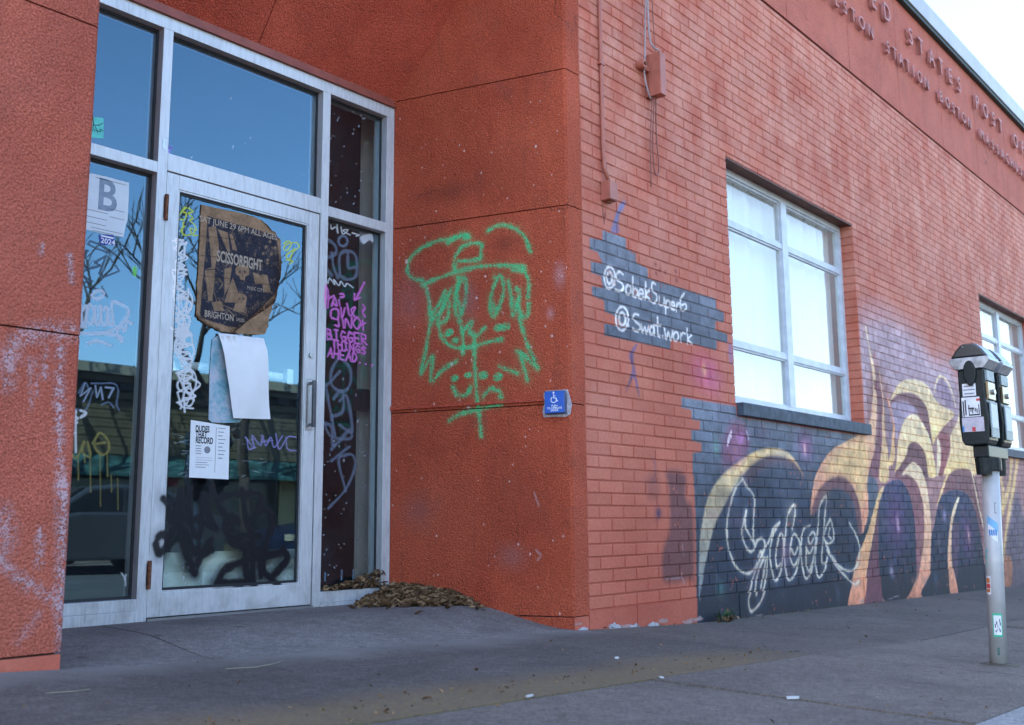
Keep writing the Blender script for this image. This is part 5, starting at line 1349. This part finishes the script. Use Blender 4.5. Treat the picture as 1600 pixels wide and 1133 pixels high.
# yoke
yk = MB()
yk.tube([(lean[0], lean[1], PLZ - .005), (lean[0], lean[1], PLZ + .05)], .046, 16)
yk.box((-.085, -.050, PLZ + .0505), (.20, .012, PLZ + .100))
yk.build('yoke', M_BLACKP, pm, bevel=.004)
for x in (-.05, .16): MB().tube([(x, -.016, PLZ - .02), (x, -.016, PLZ + .05)], [.030, .034], 14).build('collar', M_BLACKP, pm)
HZ = PLZ + .101
def head(cx, full):
    h = bpy.data.objects.new('meter_head', None); h.location = (cx, -.010, HZ); link(h, pm)
    tag(h, 'front meter head covered with stickers' if full else 'rear meter head')
    W2, D2 = .056, .066           # half width across the street (y), half depth along the kerb (x)
    low = [(-W2 + .012, 0), (W2 - .012, 0), (W2 - .002, .02), (W2 + .004, .10), (W2, .16), (W2 - .004, .20), (W2 - .004, .318), (-W2 + .004, .318), (-W2 + .004, .20), (-W2, .16), (-W2 - .004, .10), (-W2 + .002, .02)]
    MB().prism([(-D2, y, z) for y, z in low], (2 * D2, 0, 0)).build('body', M_BLACKP, h, bevel=.006)
    sh_ = [(-W2, .3185), (W2, .3185), (W2 + .026, .352), (W2 + .020, .368), (-W2 - .020, .368), (-W2 - .026, .352)]
    MB().prism([(-D2 - .010, y, z) for y, z in sh_], (2 * D2 + .020, 0, 0)).build('shoulder', M_SILVER, h, bevel=.003)
    dm_ = [(-W2 - .019, .3685), (W2 + .019, .3685), (W2 - .004, .402), (W2 - .026, .424), (W2 - .036, .428), (-W2 + .036, .428), (-W2 + .026, .424), (-W2 + .004, .402)]
    MB().prism([(-D2 - .006, y, z) for y, z in dm_], (2 * D2 + .012, 0, 0)).build('dome', M_DOME, h, bevel=.007)
    # rounded boss under the dome on the -x side
    bo = MB()
    bo.tube([(-D2 - .004, 0, .262), (-D2 - .014, 0, .262)], .0, 3) if False else None
    bo.prism([(-D2 - .001, .026 * math.cos(t), .305 + (.05 if math.sin(t) > 0 else .058) * math.sin(t)) for t in np.linspace(0, 2 * math.pi, 21)[:-1]], (-.013, 0, 0))
    bo.build('boss', M_BLACKP, h, bevel=.005)
    # street-side face: bronze lock plate, lower panels
    yb = -W2
    box('lock_plate', (-D2 + .016, yb - .006, .190), (D2 - .016, yb - .0005 + .004, .262), M_GOLD, h, bevel=.001)
    MB().tube([(.01, yb - .006, .222), (.01, yb - .016, .222)], .011, 12).build('lock', M_STEEL, h)
    box('display_plate', (-D2 + .014, yb - .005, .268), (D2 - .014, yb + .004, .312), M_PANEL, h, bevel=.001)
    box('coin_panel', (-D2 + .014, yb - .0085, .03), (D2 - .014, yb - .0045, .180), M_PANEL, h, bevel=.001)
    box('label', (-D2 + .022, yb - .0098, .07), (D2 - .022, yb - .0088, .17), simple('label_white', (.60, .62, .64), .6, 0, .1, 60), h)
    return h
h1 = head(-.05, True)
h2 = head(.16, False)
# stickers on the near head's flat side
XN = -.066 - .0015
def hst(y0, y1, z0, z1, m, name='sticker', t=.0008):
    y0, y1 = y0 * .86, y1 * .86
    return box(name, (XN - t, y0, z0), (XN, y1, z1), m, h1)
M_STW = simple('sticker_white', (.62, .62, .66), .6, 0, .12, 50)
M_STR = simple('sticker_red', (.50, .05, .05), .6); M_STB = simple('sticker_blue', (.03, .16, .40), .6); M_STK = simple('sticker_black', (.015, .015, .02), .6)
hst(-.020, .042, .205, .258, M_STW)
hst(-.034, .050, .118, .200, M_STW); hst(-.046, .054, .055, .115, simple('sticker_lilac', (.42, .38, .44), .6, 0, .15, 40))
for (a, b, c, d) in ((.030, .036, .125, .190), (.040, .046, .12, .185), (-.006, .022, .150, .156), (-.030, .020, .122, .128), (-.030, -.026, .124, .168), (.016, .020, .124, .168)): hst(a, b, c, d, M_STK, 'print', .0014)
for i in range(5): hst(-.021 + .007 * i, -.017 + .007 * i, .132 + .006 * (i % 3), .150 + .004 * (i % 2), M_STK, 'print', .0015)
hst(-.006, .010, .056, .074, M_STR, 'print', .0014); hst(.046, .054, .056, .080, M_STB, 'print', .0014); hst(-.034, -.018, .182, .192, M_STR, 'print', .0014)
for z in (.244, .229, .213): hst(-.012 if z != .229 else -.016, .034 if z != .229 else .038, z, z + .005, M_INKG, 'print', .0014)
# stickers wrapped on the pole
def pole_patch(name, z0, z1, a0_, a1_, m, r=.0392, tilt=0., n=8):
    """a curved patch on the pole; angles measured from -x towards -y"""
    r -= .004
    vs_, fs_ = [], []
    for i in range(n + 1):
        a = R(a0_ + (a1_ - a0_) * i / n)
        dz = tilt * (i / n - .5)
        for z in (z0, z1):
            f_ = (z + dz) / PLZ
            vs_.append((lean[0] * f_ - r * math.cos(a), lean[1] * f_ - r * math.sin(a), z + dz))
    fs_ = [(2 * i, 2 * i + 2, 2 * i + 3, 2 * i + 1) for i in range(n)]
    return MB().add(vs_, fs_).build(name, m, pm)
pole_patch('sticker', .545, .595, -20, 50, simple('sticker_skyblue', (.16, .36, .58), .5), tilt=-.035)
pole_patch('sticker', .515, .560, -15, 45, M_STW, r=.0395, tilt=-.035)
for i in range(4): pole_patch('print', .528, .552, -10 + 13 * i, 0 + 13 * i, M_STB, r=.0398, tilt=-.006)
for (z0, z1, a, b) in ((.455, .475, -48, -36), (.43, .45, -46, -32), (.40, .42, -48, -38), (.46, .47, -30, -24)): pole_patch('print', z0, z1, a, b, simple('teal_ink', (.08, .42, .40), .6))
pole_patch('sticker', .288, .362, -55, -14, M_STW, r=.0392)
for (z0, z1) in ((.334, .354), (.296, .310)): pole_patch('print', z0, z1, -52, -20, simple('bun_orange', (.50, .16, .04), .6), r=.0396)
pole_patch('print', .313, .331, -52, -18, M_STR, r=.0396)
pole_patch('sticker', .118, .212, -12, 48, simple('sticker_green', (.03, .36, .20), .6), r=.0391)
pole_patch('sticker', .126, .204, -6, 42, M_STW, r=.0394)
rs_ = random.Random(4)
for i in range(11):
    a = rs_.uniform(-2, 34); z = rs_.uniform(.132, .188)
    pole_patch('print', z, z + rs_.uniform(.004, .016), a, a + rs_.uniform(2, 7), M_STK, r=.0397, n=2)
for (z0, z1, a, b) in ((.62, .66, 32, 34), (.62, .622, 32, 44), (.66, .662, 32, 44)): pole_patch('print', z0, z1, a, b, M_STK, r=.0391, n=2)
pole_patch('chipped_paint', .045, .075, 8, 24, simple('chip_green', (.05, .10, .09), .7), r=.0389, n=4)

# ================================================================== LEAVES, WEED, LITTER
def leaf_mat(name, a, b, c):
    m, nt, out = nmat(name)
    g_o = nd(nt, 'ShaderNodeNewGeometry')
    col = ramp(nt, g_o.outputs['Random Per Island'], [(0, a), (.5, b), (1, c)])
    bsdf(nt, out, col, .8, 0, None, .2)
    return m
M_LEAF = leaf_mat('dry_leaf', (.045, .022, .011), (.135, .075, .038), (.29, .185, .105))
def leaf_verts(cx, cy, cz, s, r_):
    q = Matrix.Rotation(r_.uniform(0, 6.28), 3, 'Z') @ Matrix.Rotation(r_.uniform(-1.1, 1.1), 3, 'X') @ Matrix.Rotation(r_.uniform(-.9, .9), 3, 'Y')
    cu = r_.uniform(.15, .5) * s
    as_ = r_.uniform(.5, 1.5)
    base = [(-s, 0, 0), (-.3 * s, -.42 * s, cu), (.45 * s, -.36 * s, cu * .8), (s, 0, .1 * s), (.45 * s, .36 * s, cu * .8), (-.3 * s, .42 * s, cu), (0, 0, 0)]
    return [tuple(q @ Vector(b) + Vector((cx, cy, cz))) for b in [(q_[0], q_[1] * as_, q_[2]) for q_ in base]], [(0, 1, 6), (1, 2, 6), (2, 3, 6), (3, 4, 6), (4, 5, 6), (5, 0, 6)]
rl = random.Random(21)
pile = MB()
def pile_h(x, y):
    """height of the drift: banked against the jamb and the sidelight"""
    u = (Vector((x, y, 0)) - Vector((XC, YF, 0))).dot(ej); d = (Vector((x, y, 0)) - Vector((XC, YF, 0))).dot(nj)
    along = max(0, 1 - ((u - 1.0) / .46) ** 2)
    return max(0, .080 * along * (1 - d / (.10 + .30 * along)) + .0) if d >= 0 else 0
cnt = 0
while cnt < 1150:
    u, d = rl.uniform(.22, JL - .02), rl.random() ** 1.4 * .55
    p = Vector((XC, YF, 0)) + ej * u + nj * d
    h = pile_h(p.x, p.y)
    if h <= .004 and (rl.random() > .012 or u < .5): continue
    z = ground(p.x, p.y) + h * rl.uniform(.75, 1.05) + .006
    s = rl.uniform(.016, .042)
    pile.add(*leaf_verts(p.x, p.y, z, s, rl)); cnt += 1
for _ in range(260):                                # on the sidelight sill
    x = 3.42 + rl.random() ** .6 * .42
    hmax = .02 + .07 * max(0, (x - 3.55) / .27)
    pile.add(*leaf_verts(x, rl.uniform(YS - .015, YS + .045), .196 + rl.uniform(0, hmax), rl.uniform(.010, .024), rl))
for _ in range(26):
    p = Vector((XC, YF, 0)) + ej * rl.uniform(.44, .62) + nj * rl.uniform(.01, .12)
    pile.add(*leaf_verts(p.x, p.y, ground(p.x, p.y) + .008, rl.uniform(.010, .022), rl))
# closed mound under the leaves
md = MB(); nu, nv = 16, 8
for i in range(nu + 1):
    for j in range(nv + 1):
        p = Vector((XC, YF, 0)) + ej * (.28 + (JL - .30) * i / nu) + nj * (.5 * j / nv)
        md.v.append((p.x, p.y, ground(p.x, p.y) - .004 + pile_h(p.x, p.y) * .86))
md.f = [(i * (nv + 1) + j, i * (nv + 1) + j + 1, (i + 1) * (nv + 1) + j + 1, (i + 1) * (nv + 1) + j) for i in range(nu) for j in range(nv)]
pile.add(md.v, md.f)
tag(pile.build('leaf_pile', M_LEAF), 'drift of dry brown leaves banked in the corner of the entrance', 'leaves', kind='stuff')
# scattered bits on the pavement
bits = MB()
for _ in range(420):
    x, y = rl.uniform(.8, 9.5), rl.uniform(.95, 3.15)
    if rl.random() < .45: y = 1.96 + rl.random() * .25; x = rl.uniform(.9, 4.3)
    if rl.random() < .25: y = YF - .02 - rl.random() ** 2 * .1; x = rl.uniform(4.2, 9)
    bits.add(*leaf_verts(x, y, ground(x, y) + .004, rl.uniform(.003, .011), rl))
tag(bits.build('leaf_litter', M_LEAF), 'tiny leaf scraps and grit strewn over the pavement', 'debris', kind='stuff')
wx, wy = 5.63, 3.125
weed = thing('weed', 'small green weed growing at the foot of the mural wall', 'weed', (wx, wy, ground(wx, wy)))
gm, dm2 = MB(), MB()
for i in range(46):
    a = rl.uniform(0, 6.28); t = rl.uniform(.1, .9); l = rl.uniform(.04, .11); r0 = rl.uniform(0, .05)
    b = Vector((r0 * math.cos(a) * 1.6, r0 * math.sin(a) * .6, 0)); tip = b + Vector((math.cos(a) * l * t, math.sin(a) * l * t * .6 - .01, l * (1 - t * .5)))
    m_ = (b + tip) / 2 + Vector((0, 0, .012)); s_ = Vector((-math.sin(a), math.cos(a), 0)) * .005
    gm.add([b - s_ * .6, b + s_ * .6, m_ + s_, tip, m_ - s_], [(0, 1, 2, 3, 4)])
gm.build('blades', simple('weed_green', (.035, .075, .03), .7, 0, .3, 30), weed)
for i in range(34): dm2.add(*leaf_verts(rl.uniform(-.1, .1), rl.uniform(-.05, .03), rl.uniform(.004, .03), rl.uniform(.010, .022), rl))
dm2.build('dead_leaves', M_LEAF, weed)
def litter(x, y, sx, sy_2, rz, label, m, h=.006):
    o = MB().prism([(-sx, -sy_2, 0), (sx * .6, -sy_2 * 1.1, 0), (sx, sy_2 * .2, 0), (sx * .3, sy_2, 0), (-sx * .8, sy_2 * .7, 0)], (0, 0, h)).build('paper_scrap', m)
    o.location = (x, y, ground(x, y) + .002); o.rotation_euler = (0, 0, rz)
    return tag(o, label, 'litter')
M_SCRAP = paper_mat('scrap_paper', (.50, .49, .48))
litter(2.965, 1.43, .022, .010, -.7, 'white paper scrap lying on the slab joint near the kerb', M_SCRAP)
litter(2.35, 1.95, .020, .006, .2, 'pale shred of paper on the gritty strip in the foreground', M_SCRAP, .004)
litter(3.35, 2.34, .010, .008, .4, 'tiny white scrap on the dark pavement below the corner', M_SCRAP)
litter(3.02, 1.93, .014, .006, .9, 'tiny white scrap on the edge of the gritty strip', M_SCRAP, .004)
def twig(pts, r, label):
    o = MB().tube([(x, y, ground(x, y) + .004) for x, y in pts], r, 5).build('twig', simple('straw', (.22, .19, .14), .8))
    return tag(o, label, 'twig')
twig([(1.98, 2.92), (2.08, 2.90), (2.17, 2.93), (2.25, 2.98)], .0018, 'thin pale straw lying in front of the glass door')
twig([(1.30, 2.72), (1.36, 2.70), (1.42, 2.72)], .0016, 'thin pale straw lying in front of the left pier')
M_CHIP = simple('paint_chip', (.36, .34, .36), .7, 0, .2, 40)
for i in range(4):
    x = 4.27 + .22 * i + rl.uniform(-.04, .04)
    w_, h_ = rl.uniform(.03, .07), rl.uniform(.012, .035)
    top = [(w_ * (1 - 2 * k_ / 9), 0, h_ * rl.uniform(.3, 1) * math.sin(math.pi * (k_ + .4) / 9.8)) for k_ in range(10)]
    o = MB().prism([(-w_, 0, -.03), (w_, 0, -.03)] + top, (0, .006, 0)).build('bare_patch', M_CHIP, bld)
    o.location = (x, YF - .014, ground(x, YF) + .004)

# ================================================================== ACROSS THE STREET (seen mirrored in the glass)
M_OLIVE = simple('olive_siding', (.13, .105, .066), .7, 0, .15, 3)
M_CREAMP = simple('cream_trim', (.30, .27, .20), .6, 0, .1, 3)
M_DKTRIM = simple('dark_trim', (.05, .05, .045), .6)
M_TEALAW = simple('teal_awning', (.03, .085, .08), .7, 0, .8, 3)
M_YELW = simple('yellow_panel', (.46, .38, .19), .7, 0, .15, 3)
M_DGLASS = simple('dark_glass', (.02, .025, .03), .12, 0, .1, 2, 0, .6)
M_REDS = simple('red_sign', (.45, .05, .04), .6)
OY, OZ = -12.9, -.35
ob = thing('shop_building', 'olive clapboard shop building across the street, mirrored in the door glass', 'building', (6, OY, OZ))
box('wall', (0, -8, 0), (26, -.03, 4.35), M_OLIVE, ob)
for i in range(16): box('board', (0, -.029, 2.45 + .1 * i), (26, -.004 - .012 * (i % 2), 2.45 + .1 * (i + 1) - .006), M_OLIVE, ob)
box('cornice', (-.2, -.5, 4.20), (26.2, .35, 4.42), M_CREAMP, ob)
box('cornice', (-.1, -.4, 4.05), (26.1, .22, 4.198), M_OLIVE, ob)
for i in range(43): box('dentil', (.05 + .6 * i, .001, 3.88), (.35 + .6 * i, .16, 4.045), M_DKTRIM, ob)
box('band', (0, -.003, 3.70), (26, .06, 3.87), M_OLIVE, ob)
for i in range(7):
    x = .4 + 3.7 * i
    sw_ = bpy.data.objects.new('shopfront', None); sw_.location = (x, 0, 0); link(sw_, ob)
    box('window', (0, -.002, .5), (2.0, .02, 2.0), M_DGLASS, sw_); box('panel', (2.05, -.002, .35), (2.55, .04, 2.05), M_YELW, sw_); box('panel', (2.6, -.002, .35), (3.1, .04, 2.05), M_YELW, sw_)
    box('door', (3.15, -.002, .05), (3.65, .03, 2.1), M_DGLASS, sw_)
    MB().prism([(0, .04, 2.42), (0, .75, 2.0), (0, .75, 1.93), (0, .04, 2.0)], (3.1, 0, 0)).build('awning', M_TEALAW, sw_)
    if i in (1, 3): box('sign', (2.1, .05, 1.2), (2.9, .07, 1.95), M_CREAMP, sw_); box('sign_header', (2.1, .0705, 1.75), (2.9, .08, 1.95), M_REDS, sw_)
M_TYRE = simple('tyre', (.012, .012, .013), .8); M_RIM = simple('rim', (.35, .36, .38), .3, .8)
def car(x, y, z, col, label):
    c = thing('parked_car', label, 'car', (x, y, z))
    paint = simple('car_paint', col, .25, .3, .05, 1, 0, .6)
    side = [(0, .32), (.05, .62), (.35, .80), (1.25, .92), (1.85, 1.02), (3.9, 1.02), (4.4, .95), (4.5, .55), (4.45, .28), (3.9, .24), (.5, .24)]
    MB().prism([(a, -.88, b) for a, b in side], (0, 1.76, 0)).build('body', paint, c, bevel=.05)
    roof = [(1.35, .98), (2.05, 1.42), (2.5, 1.48), (3.35, 1.46), (4.15, 1.0)]
    MB().prism([(a, -.70, b) for a, b in roof], (0, 1.40, 0)).build('cabin', paint, c, bevel=.05)
    for s_ in (-1, 1):
        MB().prism([(a, s_ * .705, b) for a, b in [(1.55, 1.03), (2.1, 1.37), (2.6, 1.41), (2.6, 1.03)]], (0, s_ * .012, 0)).build('side_window', M_DGLASS, c)
        MB().prism([(a, s_ * .705, b) for a, b in [(2.68, 1.03), (2.68, 1.41), (3.3, 1.40), (3.9, 1.05)]], (0, s_ * .012, 0)).build('side_window', M_DGLASS, c)
        for wx_ in (.85, 3.6):
            w = MB().tube([(wx_, s_ * .70, .32), (wx_, s_ * .90, .32)], .32, 20).build('wheel', M_TYRE, c)
            MB().tube([(wx_, s_ * .895, .32), (wx_, s_ * .91, .32)], .20, 16).build('rim', M_RIM, w)
        box('headlight', (.01, s_ * .66 - .12, .58), (.09, s_ * .66 + .12, .70), M_CREAMP, c); box('tail_light', (4.42, s_ * .68 - .12, .68), (4.51, s_ * .68 + .12, .84), M_REDS, c)
    MB().prism([(1.28, -.62, .97), (1.28, .62, .97), (2.02, .58, 1.40), (2.02, -.58, 1.40)], (-.03, 0, .03)).build('windscreen', M_DGLASS, c)
    return c
cz_ = lambda x, y: roadz(x, y) + .0
car(6.2, -8.3, cz_(8.5, -8.3), (.07, .072, .08), 'silver parked car across the street, mirrored in the left sidelight')
car(12.2, -8.3, cz_(14, -8.3), (.012, .02, .05), 'dark blue parked car across the street, mirrored in the door glass')
M_BARK = simple('grey_bark', (.06, .045, .036), .9, 0, .3, 12)
def bare_tree(x, y, z, h, seed, label):
    r_ = random.Random(seed)
    t = thing('bare_tree', label, 'tree', (x, y, z), 'bare street trees across the road')
    tr, cr = MB(), MB()
    def grow(p, d, l, r, depth):
        pts = [p]
        q = p
        for k_ in range(3):
            d = (d + Vector((r_.uniform(-.16, .16), r_.uniform(-.16, .16), r_.uniform(-.02, .12)))).normalized()
            q = q + d * l / 3
            pts.append(q)
        (tr if depth == 0 else cr).tube(pts, [r, r * .9, r * .8, r * .68], 8 if depth < 2 else (4 if depth < 5 else 3), depth < 1)
        if depth >= 6: return
        n = 2 if depth and r_.random() < .45 else 3
        for k_ in range(n):
            a = r_.uniform(0, 6.28); sp_ = r_.uniform(.35, .85)
            nd_ = (d + Vector((math.cos(a) * sp_, math.sin(a) * sp_, r_.uniform(-.1, .35)))).normalized()
            grow(pts[-1] if k_ < 2 else pts[2], nd_, l * r_.uniform(.62, .85), r * .66, depth + 1)
    grow(Vector((0, 0, 0)), Vector((0, 0, 1)), h * .30, h * .017, 0)
    tr.build('trunk', M_BARK, t, smooth=True); cr.build('crown', M_BARK, t, smooth=True)
for i, (x, y, h, lb) in enumerate(((9.3, -10.4, 8.5, 'bare tree across the street, mirrored in the left sidelight'), (13.4, -10.5, 9.0, 'bare tree across the street, mirrored in the left of the door glass'), (17.6, -10.3, 8.5, 'bare tree across the street, mirrored in the right of the door glass'))):
    bare_tree(x, y, fwz(x, y), h, 31 + i, lb)
